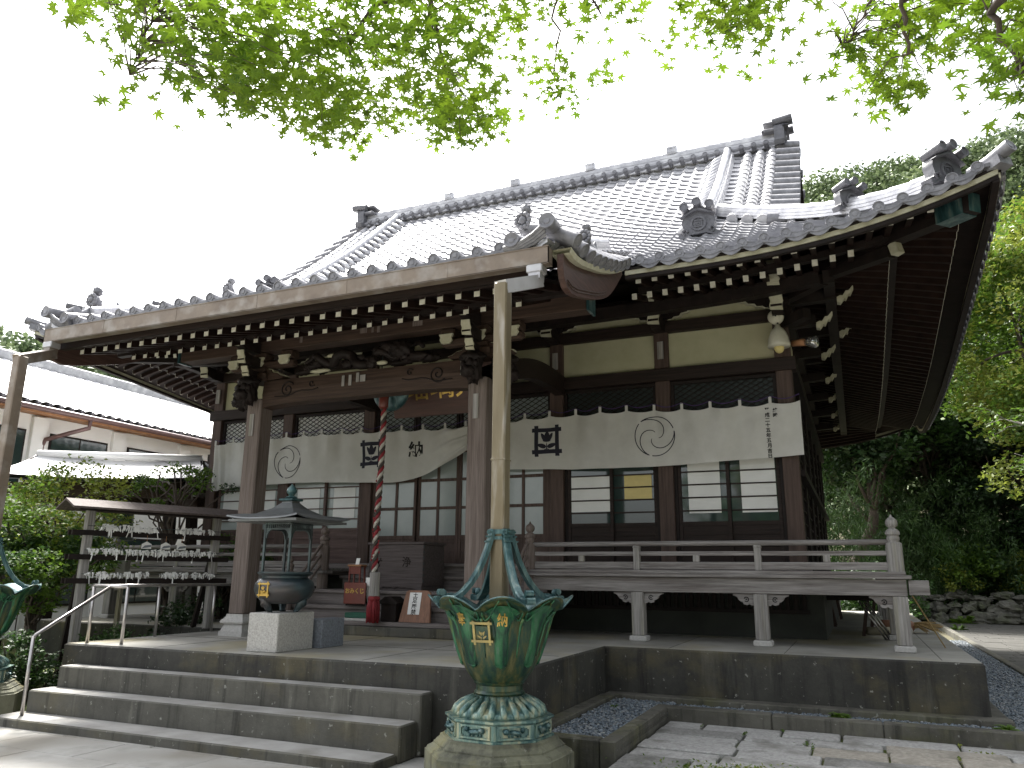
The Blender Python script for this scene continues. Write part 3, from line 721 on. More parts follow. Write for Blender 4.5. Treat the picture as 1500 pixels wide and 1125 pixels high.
# wooden stairs
for (y0, y1, z0, z1, m) in ((10.06, 10.55, PZ, .935, 'stone_base'),):
    b = MB(); b.bevbox(-8.6, -4.35, y0, y1, z0, z1, .012); part(b, 'stair_step', 'step_stone')
for (y0, y1, z0, z1) in ((10.10, 10.62, .94, 1.0), (10.42, 10.98, 1.15, 1.205), (10.74, 11.85, 1.38, 1.43), (11.80, 12.1, 1.60, 1.655), (12.04, 12.37, 1.81, 1.868)):
    b = MB(); b.bevbox(-8.5, -4.5, y0, y1, z0, z1, .008); b.box(-8.45, -4.55, y0+.05, y0+.08, z0-.17, z0); part(b, 'stair_step', 'wood_step')
# ------------------------------------------------------------------ porch pillars and beams
for x in (-8.335, -4.50):
    b = MB(); b.bevbox(x-.14, x+.14, 9.11, 9.39, 1.10, 4.30, .018); o = part(b, 'porch_pillar', 'wood_pillar')
    b = MB(); b.box(x-.215, x+.215, 9.035, 9.465, PZ, .865)
    b.add([(x-.2, 9.05, .866), (x+.2, 9.05, .866), (x+.2, 9.45, .866), (x-.2, 9.45, .866), (x-.165, 9.085, .96), (x+.165, 9.085, .96), (x+.165, 9.415, .96), (x-.165, 9.415, .96)], [(0, 1, 5, 4), (1, 2, 6, 5), (2, 3, 7, 6), (3, 0, 4, 7)])
    for k, (r, z) in enumerate(((.165, .96), (.205, .975), (.21, .995), (.20, 1.02), (.175, 1.04), (.155, 1.07), (.150, 1.10))):
        pass
    pr = [(.165, .96), (.205, .975), (.212, .995), (.20, 1.02), (.175, 1.04), (.155, 1.07), (.150, 1.102)]
    b.lathe([(r*1.4142, z) for r, z in pr], (x, 9.25, 0), 4, rot=math.pi/4)
    part(b, 'pillar_base', 'stone_base', o)
    b = MB(); b.box(x-.05, x+.03, 9.095, 9.1, 3.72, 4.06); part(b, 'name_slip', 'wood_grey_z', o)
# carved rainbow beam
def spiral(cx, cz, r, y, w, flip=1, turns=1.6, n=44):
    b = []; 
    for i in range(n):
        t = i/(n-1); a = flip*(t*turns*2*math.pi+.6); rr_ = r*(1-t*.86); b.append((cx+rr_*math.cos(a), y, cz+rr_*math.sin(a)))
    return b
mb = MB()
def bfn(u, v):
    x = -8.2+3.56*u; zc = .03*math.sin(math.pi*u); return x, zc
N_ = 30; V = []; Fc = []
for i in range(N_+1):
    u = i/N_; x = -8.2+3.56*u; lift = .10*(1-(2*u-1)**6)*.5
    for (dy, z) in ((-.11, 4.155+lift*.9), (.11, 4.155+lift*.9), (.13, 4.36+lift), (.11, 4.56+lift*.3), (-.11, 4.56+lift*.3), (-.13, 4.36+lift)):
        V.append((x, 9.25+dy, z))
for i in range(N_):
    for k in range(6): Fc.append((i*6+k, i*6+(k+1) % 6, (i+1)*6+(k+1) % 6, (i+1)*6+k))
mb.add(V, Fc); part(mb, 'rainbow_beam', 'wood_porch')
for cx, fl in ((-7.72, 1), (-5.12, -1)):
    b = MB(); b.tube(spiral(cx, 4.40, .13, 9.117, .01, fl), .011, 6); b.tube([(cx+fl*(-.13+.1*k), 9.115, 4.30-.02*math.sin(k*1.3)+.012*k) for k in range(-1, 8)], .009, 6)
    b.tube(spiral(cx+fl*.45, 4.46, .06, 9.117, .01, -fl, 1.0, 20), .009, 6); part(b, 'beam_carving', 'wood_dark')
# stickers (small pilgrim name slips) on the beam and purlin, too faded to read
for i, (x, z, w_, h_) in enumerate(((-6.72, 4.36, .045, .16), (-6.60, 4.36, .05, .16), (-6.47, 4.40, .05, .14), (-6.40, 4.40, .09, .1), (-4.76, 4.35, .07, .2))):
    b = MB(); b.box(x, x+w_, 9.105, 9.112, z, z+h_); part(b, 'name_slip', 'wood_grey_z')
for i, (x, z, w_, h_) in enumerate(((-7.55, 5.12, .05, .15), (-6.25, 5.13, .04, .16), (-6.15, 5.12, .05, .18), (-6.45, 5.14, .12, .1), (-5.55, 5.14, .16, .11))):
    b = MB(); b.box(x, x+w_, 9.108, 9.113, z, z+h_); part(b, 'name_slip', 'wood_pillar')
# purlin
b = MB(); b.bevbox(-10.0, -2.94, 9.12, 9.36, 5.06, 5.34, .01); part(b, 'purlin', 'wood_porch')
for x0, x1 in ((-2.935, -2.90), (-10.04, -10.005)):
    b = MB(); b.box(x0, x1, 9.10, 9.38, 5.04, 5.36); part(b, 'purlin_cap', 'bronze_teal')
# capitals, blocks, noses above the pillars
for x in (-8.335, -4.50):
    s = -1 if x < XC else 1
    b = MB(); b.bevbox(x-.19, x+.19, 9.06, 9.44, 4.58, 4.72, .03); b.bevbox(x-.13, x+.13, 9.12, 9.38, 4.72, 4.80, .01); part(b, 'bearing_block', 'wood_porch')
    b = MB(); b.bevbox(x-.62, x+.62, 9.17, 9.33, 4.80, 4.92, .03)
    for q in (-.5, 0, .5): b.bevbox(x+q-.11, x+q+.11, 9.14, 9.36, 4.925, 5.055, .02)
    part(b, 'bracket_arm', 'wood_porch')
    for q in (-.5, 0, .5):
        b = MB(); b.prism([(-.1, 0), (-.085, .04), (-.11, .09), (.11, .09), (.085, .04), (.1, 0), (.06, -.05), (-.06, -.05)], lambda p, r_, d: (x+q+p, d, 4.87+r_), 9.10, 9.138); part(b, 'bracket_end', 'cream_paint')
    nose(x, 9.1, 4.86, .35, .12, .16); nose(x-.02, 9.1, 5.10, .50, .13, .17); nose(x+s*.0, 9.12, 4.66, .26, .11, .12)
    # lion-headed beam ends (front and outward)
    for (ox, oy) in ((s*.34, 0), (0, -.30)):
        b = MB(); cx, cy, cz = x+ox, 9.25+oy, 4.38
        b.lump((cx, cy, cz), .17 if ox else .13, .14, .19, 3+int(oy*10), .42, 3.2, 16)
        b.lump((cx+ox*.35, cy+oy*.4, cz-.07), .10, .10, .08, 5, .4, 4, 10); b.lump((cx, cy, cz+.14), .17, .13, .09, 8, .5, 4, 12)
        for q in (-1, 1): b.lump((cx+(0 if ox else q*.09)+ox*.25, cy+(q*.09 if ox else 0)+oy*.3, cz+.04), .04, .04, .05, 9, .2, 3, 7)
        part(b, 'lion_carving', 'wood_dark', smooth=True)
    # curved tie beam back to the hall
    b = MB(); V = []; Fc = []
    for i in range(17):
        t = i/16; y = 9.4+3.0*t; z = 4.35+.55*t+.22*math.sin(math.pi*t)
        for dx, dz in ((-.09, -.16), (.09, -.16), (.09, .16), (-.09, .16)): V.append((x+dx, y, z+dz))
    for i in range(16):
        for k in range(4): Fc.append((i*4+k, i*4+(k+1) % 4, (i+1)*4+(k+1) % 4, (i+1)*4+k))
    b.add(V, Fc); part(b, 'tie_beam', 'wood_dark_x')
    # painted frog-leg ends at the beam shoulder
    for q in (-1, 1):
        b = MB(); o = [(0, 0), (.30, .02), (.34, .05), (.26, .07), (.20, .11), (.12, .12), (.08, .17), (0, .19)]
        b.prism(o, lambda p, r_, d: (x+q*(.15+p), d, 4.585+r_), 9.15, 9.33); b.prism([(p+.012, r_+.012) for p, r_ in o], lambda p, r_, d: (x+q*(.15+p), d, 4.588+r_), 9.18, 9.30, 1); part(b, 'corbel', ['wood_porch', 'cream_paint'])
# dragon carving between beam and purlin
b = MB(); rr = random.Random(5)
pts = [(-7.5+2.1*i/40, 9.22+.05*math.sin(i*.9), 4.80+.085*math.sin(i*.55)+.05*math.sin(i*.21)) for i in range(41)]
b.tube(pts, [.035+.04*math.sin(math.pi*min(1, i/30)) for i in range(41)], 10)
for i in range(34):
    x = rr.uniform(-7.55, -5.3); k = 1-abs((x+6.4)/1.4)
    b.lump((x, 9.24+rr.uniform(-.06, .05), 4.66+rr.uniform(0, .36)*max(.25, k)), rr.uniform(.06, .17), .05, rr.uniform(.03, .075), i, .5, 4, 9)
b.lump((-5.75, 9.16, 4.83), .17, .13, .12, 77, .5, 3.5, 14)
part(b, 'dragon_carving', 'wood_dark', smooth=True)
b = MB()
for (x, z, L) in ((-7.2, 4.66, .35), (-6.95, 4.88, .28), (-6.1, 4.68, .2)): b.lump((x, 9.2, z), L*.5, .03, .035, int(x*10), .4, 4, 8)
part(b, 'painted_cloud_carving', 'cream_paint', smooth=True)
# ------------------------------------------------------------------ roof
XL, XR = XC-8.5, XC+8.5; YE = 9.85; YB = 24.7; YRG = 17.3; GX = 5.85
def lerp_tab(t, tab):
    if t <= tab[0][0]: return tab[0][1]
    for (a, p), (b_, q) in zip(tab, tab[1:]):
        if t <= b_: return p+(q-p)*(t-a)/(b_-a)
    return tab[-1][1]
def zf(x): return 5.88+.62*max(0, (abs(x-XC)-4.5)/4.0)**2.5
STAB = [(9.85, 6.45), (10.5, 6.27), (11.1, 6.20), (12.5, 6.05), (14, 5.89), (15.6, 5.72), (17.3, 5.60), (20, 5.52), (22.6, 5.55), (23.6, 5.72), (24.7, 6.1)]
def zs(y): return lerp_tab(y, STAB)
def prof(d): return 5.85+.4585*d+.0385*d*d
def ztop(x, y, side):
    if side == 'f': d = y-YE; return prof(d)+(zf(x)-5.85)*math.exp(-d/2.2)
    e = (XR-x) if side == 'r' else (x-XL); return prof(e)+(zs(y)-5.85)*math.exp(-e/1.3)
TW = .272
def tiles_front():
    mb = MB(); nsub = 6; rows = int(7.45/.232); cols = int(round(17/TW)); du = 17/cols
    V = []; Fc = []; idx = {}
    nx = cols*nsub
    for r in range(rows):
        d0 = r*.232; d1 = d0+.236
        for k in (0, 1, 2):
            d = d0 if k == 0 else (d0 if k == 1 else d1)
            for i in range(nx+1):
                x = XL+17*i/nx; ph = (i/nsub) % 1.0
                h = .024*math.cos(2*math.pi*ph)+.012*math.cos(4*math.pi*ph+.8)
                dz = -.012 if k == 0 else (.036 if k == 1 else .002)
                yy = YE-.02+d-(.012*math.sin(2*math.pi*ph) if k < 2 else 0)
                V.append((x, yy, ztop(x, YE+d, 'f')+h+dz+.03))
        for k in (0, 1):
            for i in range(nx):
                x = XL+17*(i+.5)/nx; dd = d0+.1; lim = 8.5-abs(x-XC)
                if abs(x-XC) > GX and dd > lim+.02: continue
                if k == 0 and r == 0: pass
                o = (r*3+k)*(nx+1)+i; Fc.append((o, o+1, o+nx+2, o+nx+1))
    mb.add(V, Fc); vv = np.array(V); mb.m = [1 if vv[f[3]][2]-vv[f[0]][2] > .035 and abs(vv[f[3]][1]-vv[f[0]][1]) < .02 else 0 for f in mb.f]; part(mb, 'roof_tiles', ['tile', 'tile_edge_shade'], smooth='auto')
tiles_front()
def tiles_side(sd):
    mb = MB(); nsub = 5; rows = int(2.9/.232); L = YB-YE; cols = int(round(L/TW)); nx = cols*nsub; V = []; Fc = []
    for r in range(rows):
        d0 = r*.232; d1 = d0+.236
        for k in (0, 1, 2):
            d = d0 if k < 2 else d1
            for i in range(nx+1):
                y = YE+L*i/nx; ph = (i/nsub) % 1.0; h = .024*math.cos(2*math.pi*ph)+.012*math.cos(4*math.pi*ph+.8)
                dz = -.012 if k == 0 else (.036 if k == 1 else .002); x = (XR+.02-d) if sd == 'r' else (XL-.02+d)
                V.append((x, y, ztop(x, y, sd)+h+dz+.03))
        for k in (0, 1):
            for i in range(nx):
                y = YE+L*(i+.5)/nx; dd = d0+.1
                if dd > min(y-YE, YB-y)+.02: continue
                o = (r*3+k)*(nx+1)+i; q = (o, o+1, o+nx+2, o+nx+1); Fc.append(q if sd == 'r' else q[::-1])
    mb.add(V, Fc); part(mb, 'roof_tiles', 'tile', smooth='auto')
tiles_side('r'); tiles_side('l')
# rear slope, plain
b = MB(); b.grid(lambda u, v: (XL+17*u*(1)+(0), YB-7.45*v, prof(7.45*v)+(zf(XL+17*u)-5.85)*math.exp(-7.45*v/2.2)-.02-(.0 if abs(XL+17*u-XC) < GX else 0)), 1, 1)
b = MB()
b.grid(lambda u, v: (XC-GX+2*GX*u, YB-7.4*v, prof(7.4*v)), 20, 12); b.grid(lambda u, v: (XC+GX+2.65*u*(1)*(1), YB-(2.65-2.65*u)*v, prof((2.65-2.65*u)*v)+(zs(YB)-5.85)*u*(1-v)), 6, 6)
b.grid(lambda u, v: (XC-GX-2.65*u, YB-(2.65-2.65*u)*v, prof((2.65-2.65*u)*v)+(zs(YB)-5.85)*u*(1-v)), 6, 6)
part(b, 'rear_slope', 'tile')
# round end tiles with swirl reliefs + scalloped pendants along each eave
def end_disc(b, c, nrm, r=.072, ln=.16):
    c = Vector(c); nrm = Vector(nrm).normalized(); u = nrm.cross(Vector((0, 0, 1))).normalized(); v = u.cross(nrm)
    n = 14; rings = [(r*1.0, -ln), (r*1.0, 0), (r*.98, .008), (r*.80, .008), (r*.78, -.002), (r*.45, -.002), (r*.38, .006), (.004, .006)]; V = []
    for rr_, h in rings:
        for k in range(n): a = 2*math.pi*k/n; V.append(c+nrm*h+u*rr_*math.cos(a)+v*rr_*math.sin(a))
    Fc = [(i*n+k, i*n+(k+1) % n, (i+1)*n+(k+1) % n, (i+1)*n+k) for i in range(len(rings)-1) for k in range(n)]+[tuple((len(rings)-1)*n+k for k in range(n))]
    b.add(V, Fc)
def pendant(b, p0, p1, nrm, dep=.075, sag=.035):
    p0 = Vector(p0); p1 = Vector(p1); nrm = Vector(nrm); V = []; n = 6
    for i in range(n+1):
        t = i/n; s = -sag*math.sin(math.pi*t); p = p0.lerp(p1, t)
        for (o_, z) in ((0, .035+s), (.0, s-dep*(.4+.6*math.sin(math.pi*t))), (-.02, s-dep*(.4+.6*math.sin(math.pi*t))), (.012, s), (.012, s-.02)):
            V.append(p+nrm*o_+Vector((0, 0, z)))
    Fc = []
    for i in range(n): Fc += [(i*5, (i+1)*5, (i+1)*5+1, i*5+1), (i*5+1, (i+1)*5+1, (i+1)*5+2, i*5+2), (i*5+3, (i+1)*5+3, (i+1)*5+4, i*5+4)]
    b.add(V, Fc)
cols = int(round(17/TW)); du = 17/cols
def eave_end(n0, n1, fpos, nrm, mname='tile_dark'):
    b = MB()
    for i in range(n0, n1+1):
        p = fpos(i); end_disc(b, Vector(p)+Vector((0, 0, .04)), nrm)
        if i < n1: pendant(b, p, fpos(i+1), nrm)
    part(b, 'eave_end_tiles', mname, smooth='auto')
PXL, PXR = -10.42, -2.72      # porch roof sides
iR = [i for i in range(cols+1) if XL+du*i > PXR+.1]; iL = [i for i in range(cols+1) if XL+du*i < PXL-.1]
fp = lambda i: (XL+du*i, YE-.04, zf(XL+du*i)+.02)
eave_end(iR[0], cols-1, fp, (0, -1, 0)); eave_end(1, iL[-1], fp, (0, -1, 0))
cs = int(round((YB-YE)/TW)); dv = (YB-YE)/cs
eave_end(1, cs-1, lambda i: (XR+.04, YE+dv*i, zs(YE+dv*i)+.02), (1, 0, 0)); eave_end(1, cs-1, lambda i: (XL-.04, YE+dv*i, zs(YE+dv*i)+.02), (-1, 0, 0))
# eave boards: cream batten, dark fascia
def eaveband(path, off, z0, z1, th, m, name, nrm):
    """path: list of (x,y,z) on the tile edge; board set back by off"""
    b = MB(); V = []; Fc = []; nrm = Vector(nrm)
    for p in path:
        p = Vector(p)
        for (o_, z) in ((off, z0), (off, z1), (off+th, z1), (off+th, z0)): V.append(p-nrm*o_+Vector((0, 0, z)))
    for i in range(len(path)-1):
        for k in range(4): Fc.append((i*4+k, i*4+(k+1) % 4, (i+1)*4+(k+1) % 4, (i+1)*4+k))
    Fc += [(0, 1, 2, 3), tuple(len(path)*4-4+k for k in (3, 2, 1, 0))]
    b.add(V, Fc); part(b, name, m)
def frange(a, c, n): return [a+(c-a)*i/n for i in range(n+1)]
pf_r = [(x, YE, zf(x)) for x in frange(-2.62, XR-.06, 40)]; pf_l = [(x, YE, zf(x)) for x in frange(XL+.06, -10.5, 24)]
ps_r = [(XR, y, zs(y)) for y in frange(YE+.06, YB-.06, 60)]; ps_l = [(XL, y, zs(y)) for y in frange(YE+.06, YB-.06, 60)]
pb = [(x, YB, zs(YB)+(zf(x)-6.45)) for x in frange(XL+.06, XR-.06, 60)]
for path, nr in ((pf_r, (0, -1, 0)), (pf_l, (0, -1, 0)), (ps_r, (1, 0, 0)), (ps_l, (-1, 0, 0)), (pb, (0, 1, 0))):
    eaveband(path, .02, -.047, -.012, .06, 'wood_dark', 'eave_board', nr)
    eaveband(path, .035, -.112, -.049, .08, 'cream_paint', 'eave_batten', nr)
    eaveband(path, .05, -.165, -.114, .08, 'wood_dark', 'fascia', nr)
# soffit
def dmin(x, y): return min(y-YE, XR-x, x-XL, YB-y)
def zedge(x, y):
    a = y-YE; e = min(XR-x, x-XL); bk = YB-y
    wf = math.exp(-a/1.2); ws = math.exp(-e/1.2); wb = math.exp(-bk/1.2)
    return (zf(x)*wf+zs(y)*ws+(zf(x)-.35)*wb+5.75*.02)/(wf+ws+wb+.02)
def zsof(x, y): return zedge(x, y)-.085+.27*max(0, dmin(x, y)-.1)
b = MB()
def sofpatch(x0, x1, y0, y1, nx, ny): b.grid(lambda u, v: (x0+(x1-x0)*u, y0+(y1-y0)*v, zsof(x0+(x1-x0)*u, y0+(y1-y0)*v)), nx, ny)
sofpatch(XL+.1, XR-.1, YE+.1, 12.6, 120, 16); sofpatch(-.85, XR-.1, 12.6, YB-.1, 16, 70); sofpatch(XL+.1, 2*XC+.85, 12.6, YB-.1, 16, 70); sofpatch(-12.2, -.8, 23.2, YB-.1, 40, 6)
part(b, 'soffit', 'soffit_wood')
# rafters: two flights, white painted ends
def rafter(b, x0, y0, x1, y1, drop, w=.075, h=.09):
    L = math.hypot(x1-x0, y1-y0)
    p0 = Vector((x0, y0, zsof(x0, y0)-drop)); p1 = Vector((x1, y1, zsof(x1, y1)-drop))
    pm = p0.lerp(p1, .5); pm.z = zsof(pm.x, pm.y)-drop
    b.beam(p0, pm, w, h, 0, None); b.beam(pm, p1, w, h)
    d = (p1-p0).normalized(); b.beam(p0-d*.006, p0+d*.0, w*1.0, h*1.02, 1)
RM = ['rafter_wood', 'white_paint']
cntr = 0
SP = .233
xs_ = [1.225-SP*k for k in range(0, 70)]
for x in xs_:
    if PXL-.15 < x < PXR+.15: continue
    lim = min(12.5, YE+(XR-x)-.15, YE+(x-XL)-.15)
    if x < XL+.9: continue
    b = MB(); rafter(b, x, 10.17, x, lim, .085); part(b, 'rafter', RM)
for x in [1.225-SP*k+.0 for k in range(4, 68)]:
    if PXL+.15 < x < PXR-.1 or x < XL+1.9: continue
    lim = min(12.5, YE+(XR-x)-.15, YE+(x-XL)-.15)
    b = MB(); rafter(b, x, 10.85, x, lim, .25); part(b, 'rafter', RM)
for sd in (1, -1):
    b = MB(); X = lambda e: XR-e if sd > 0 else XL+e
    for k in range(62):
        y = 10.9+SP*k
        if y > YB-.5: break
        lim = min(2.7, y-YE-.15)
        if lim > .5: rafter(b, X(.40), y, X(lim), y, .085)
        if lim > 1.2: rafter(b, X(1.2), y, X(lim), y, .25)
    part(b, 'side_rafters', RM, kind='stuff')
# carrying boards (kioi / purlins) under the flights
def follow(path, drop, w, h, m, name):
    b = MB()
    for p, q in zip(path, path[1:]): b.beam((p[0], p[1], zsof(*p)-drop), (q[0], q[1], zsof(*q)-drop), w, h)
    part(b, name, m)
follow([(x, 10.98) for x in frange(-2.7, .9, 20)], .155, .10, .10, 'wood_dark', 'flying_rafter_board')
follow([(x, 10.98) for x in frange(-14, -10.4, 20)], .155, .10, .10, 'wood_dark', 'flying_rafter_board')
follow([(.86, y) for y in frange(10.98, YB-1.2, 40)], .155, .10, .10, 'wood_dark', 'flying_rafter_board')
follow([(XL+1.14, y) for y in frange(10.98, YB-1.2, 40)], .155, .10, .10, 'wood_dark', 'flying_rafter_board')
follow([(x, 11.75) for x in frange(-12.8, -.15, 40)], .39, .16, .2, 'wood_dark', 'eave_purlin')
follow([(-.02, y) for y in frange(11.75, YB-1.8, 40)], .39, .16, .2, 'wood_dark', 'eave_purlin')
follow([(-12.98, y) for y in frange(11.75, YB-1.8, 40)], .39, .16, .2, 'wood_dark', 'eave_purlin')
# hip rafters with painted cap at the corner
for sd in (1, -1):
    b = MB(); X = lambda e: XR-e if sd > 0 else XL+e
    b.beam((X(.30), YE+.30, 6.16), (X(2.6), YE+2.6, 6.36), .2, .24, end=1); part(b, 'hip_rafter', ['wood_dark', 'bronze_teal'])
    b = MB(); b.beam((X(.36), YE+.36, 6.17), (X(.62), YE+.62, 6.18), .25, .27); part(b, 'rafter_cap', 'bronze_teal')
    b = MB(); b.beam((X(1.2), YE+1.2, 6.02), (X(2.6), YE+2.6, 6.2), .15, .16); b.beam((X(1.18), YE+1.18, 6.02), (X(1.1), YE+1.1, 6.05), .13, .16, 1, end=1, w1=.11, h1=.2); part(b, 'hip_rafter', ['wood_dark', 'cream_paint'])
# ---- ridges
def ridge(path, w, h, name='ridge', m='tile', capr=.085, lay=4, closed=True):
    """path: points at the foot of the ridge"""
    b = MB(); path = [Vector(p) for p in path]
    for l in range(lay):
        z0 = h*l/lay; z1 = h*(l+1)/lay-.018; ww = w*(1-.30*l/lay)
        for p, q in zip(path, path[1:]):
            b.beam(p+Vector((0, 0, (z0+z1)/2)), q+Vector((0, 0, (z0+z1)/2)), ww, z1-z0)
            b.beam(p+Vector((0, 0, z1+.006)), q+Vector((0, 0, z1+.006)), ww*.80, .022)
    # barrel cap in short lengths
    for p, q in zip(path, path[1:]):
        n = max(1, int((q-p).length/.27))
        for i in range(n):
            a = p.lerp(q, i/n)+Vector((0, 0, h+.02)); c = p.lerp(q, (i+1)/n)+Vector((0, 0, h+.02))
            b.tube([a, c], [capr*1.12, capr*.90], 10)
    return part(b, name, m, smooth='auto')
# main ridge
zr = prof(7.4)
ridge([(XC-GX+.15-.05*0, YRG, zr+.02), (XC+GX-.15, YRG, zr+.02)], .40, .36, capr=.10, lay=4)
# row of round end tiles and scallops under the main ridge
b = MB(); n = int(11.4/TW)
for i in range(n+1):
    x = XC-5.7+11.4*i/n; p = (x, YRG-.34, zr+.10); end_disc(b, p, (0, -1, .25), .06, .2)
    if i < n: pendant(b, (x, YRG-.32, zr+.08), (x+11.4/n, YRG-.32, zr+.08), (0, -1, 0), .05)
part(b, 'ridge_row_tiles', 'tile_dark', smooth='auto')
# crest plates on the ridge
for x in (XC-3.0, XC-1.0, XC+1.1, XC+3.2):
    b = MB(); b.bevbox(x-.13, x+.13, YRG-.14, YRG+.0, zr+.40, zr+.62, .02)
    for q in (-.05, .05): b.box(x+q-.015, x+q+.015, YRG-.15, YRG-.141, zr+.43, zr+.60); b.box(x-.1, x+.1, YRG-.152, YRG-.1415, zr+.51+q-.012, zr+.51+q+.012)
    part(b, 'crest_tile', 'tile')
# crests: well frame with an orange blossom
def crest(b, fn, s, mi=0, fruit=True):
    t = .11*s; a = .40*s; e = .56*s
    for q in (-1, 1):
        b.prism([(q*a-t/2, -e), (q*a+t/2, -e), (q*a+t/2, e), (q*a-t/2, e)], fn, 0, .006, mi)
        b.prism([(-e, q*a-t/2), (e, q*a-t/2), (e, q*a+t/2), (-e, q*a+t/2)], fn, .0015, .0075, mi)
    if not fruit: return
    def leaf(cx, cy, ang, L, w_):
        c, s_ = math.cos(ang), math.sin(ang); pts = []
        for k in range(12):
            u = k/12*2*math.pi; x = L/2*math.cos(u); y = w_/2*math.sin(u)*(1-.25*math.cos(u)); pts.append((cx+x*c-y*s_, cy+x*s_+y*c))
        b.prism(pts, fn, 0, .005, mi)
    leaf(0, .14*s, math.pi/2, .20*s, .13*s); leaf(-.085*s, .09*s, 2.1, .24*s, .10*s); leaf(.085*s, .09*s, 1.04, .24*s, .10*s); leaf(0, .02*s, math.pi/2, .1*s, .2*s)
    leaf(-.13*s, -.12*s, 2.85, .24*s, .11*s); leaf(.13*s, -.12*s, .29, .24*s, .11*s); leaf(0, -.15*s, math.pi/2, .22*s, .03*s); leaf(-.07*s, -.24*s, .7, .15*s, .04*s); leaf(.07*s, -.24*s, 2.44, .15*s, .04*s)
# onigawara
def onigawara(c, d, s=1.0, tubes=3, name='ridge_end_tile'):
    """c: foot centre, d: horizontal facing"""
    c = Vector(c); d = Vector(d).normalized(); sx = Vector((-d.y, d.x, 0)); b = MB()
    fn = lambda p, q, t: c+sx*p*s+Vector((0, 0, q*s))+d*t*s
    o = [(-.30, -.06), (-.33, .02), (-.27, .05), (-.24, .12), (-.27, .22), (-.24, .34), (-.13, .42), (0, .47), (.13, .42), (.24, .34), (.27, .22), (.24, .12), (.27, .05), (.33, .02), (.30, -.06), (.12, .02), (-.12, .02)]
    b.prism(o, fn, -.14, .02)
    for k, (zz, ww) in enumerate(((.36, .25), (.42, .20))):
        b.prism([(-ww, zz-.03), (-ww-.03, zz-.06), (0, zz+.045), (ww+.03, zz-.06), (ww, zz-.03), (0, zz+.09)], fn, .0, .09-.02*k)
    V, Fc = ring2d(.095, .125, 0, 2*math.pi, 24)
    for i in range(24):
        a0, a1 = 2*math.pi*i/24, 2*math.pi*(i+1)/24
        b.prism([(.095*math.cos(a0), .19+.095*math.sin(a0)), (.125*math.cos(a0), .19+.125*math.sin(a0)), (.125*math.cos(a1), .19+.125*math.sin(a1)), (.095*math.cos(a1), .19+.095*math.sin(a1))], fn, .02, .045)
    crest(b, lambda p, q, t: fn(p, .19+q, .022+t*2), .13)
    for q in (-1, 1): b.tube([fn(q*.22, .02, .02), fn(q*.26, .08, .035), fn(q*.20, .11, .04), fn(q*.17, .06, .035)], .022*s, 6)
    for i in range(tubes):
        off = (i-(tubes-1)/2)*.20; zz = .50 if i == tubes//2 and tubes == 3 else .43
        p0 = fn(off, zz-.01, -.16); p1 = fn(off, zz+.02, .15); dd = (p1-p0).normalized()
        b.tube([p0, p1], [.066*s, .072*s], 12); 
        V = []; u = sx; v = dd.cross(u)
        for r_, h_ in ((.074, 0), (.074, .012), (.056, .012), (.052, .002), (.004, .002)):
            for k in range(12): a = 2*math.pi*k/12; V.append(p1+dd*h_*s+(u*math.cos(a)+v*math.sin(a))*r_*s)
        b.add(V, [(i_*12+k, i_*12+(k+1) % 12, (i_+1)*12+(k+1) % 12, (i_+1)*12+k) for i_ in range(4) for k in range(12)])
    part(b, name, 'oni_tile', smooth='auto')
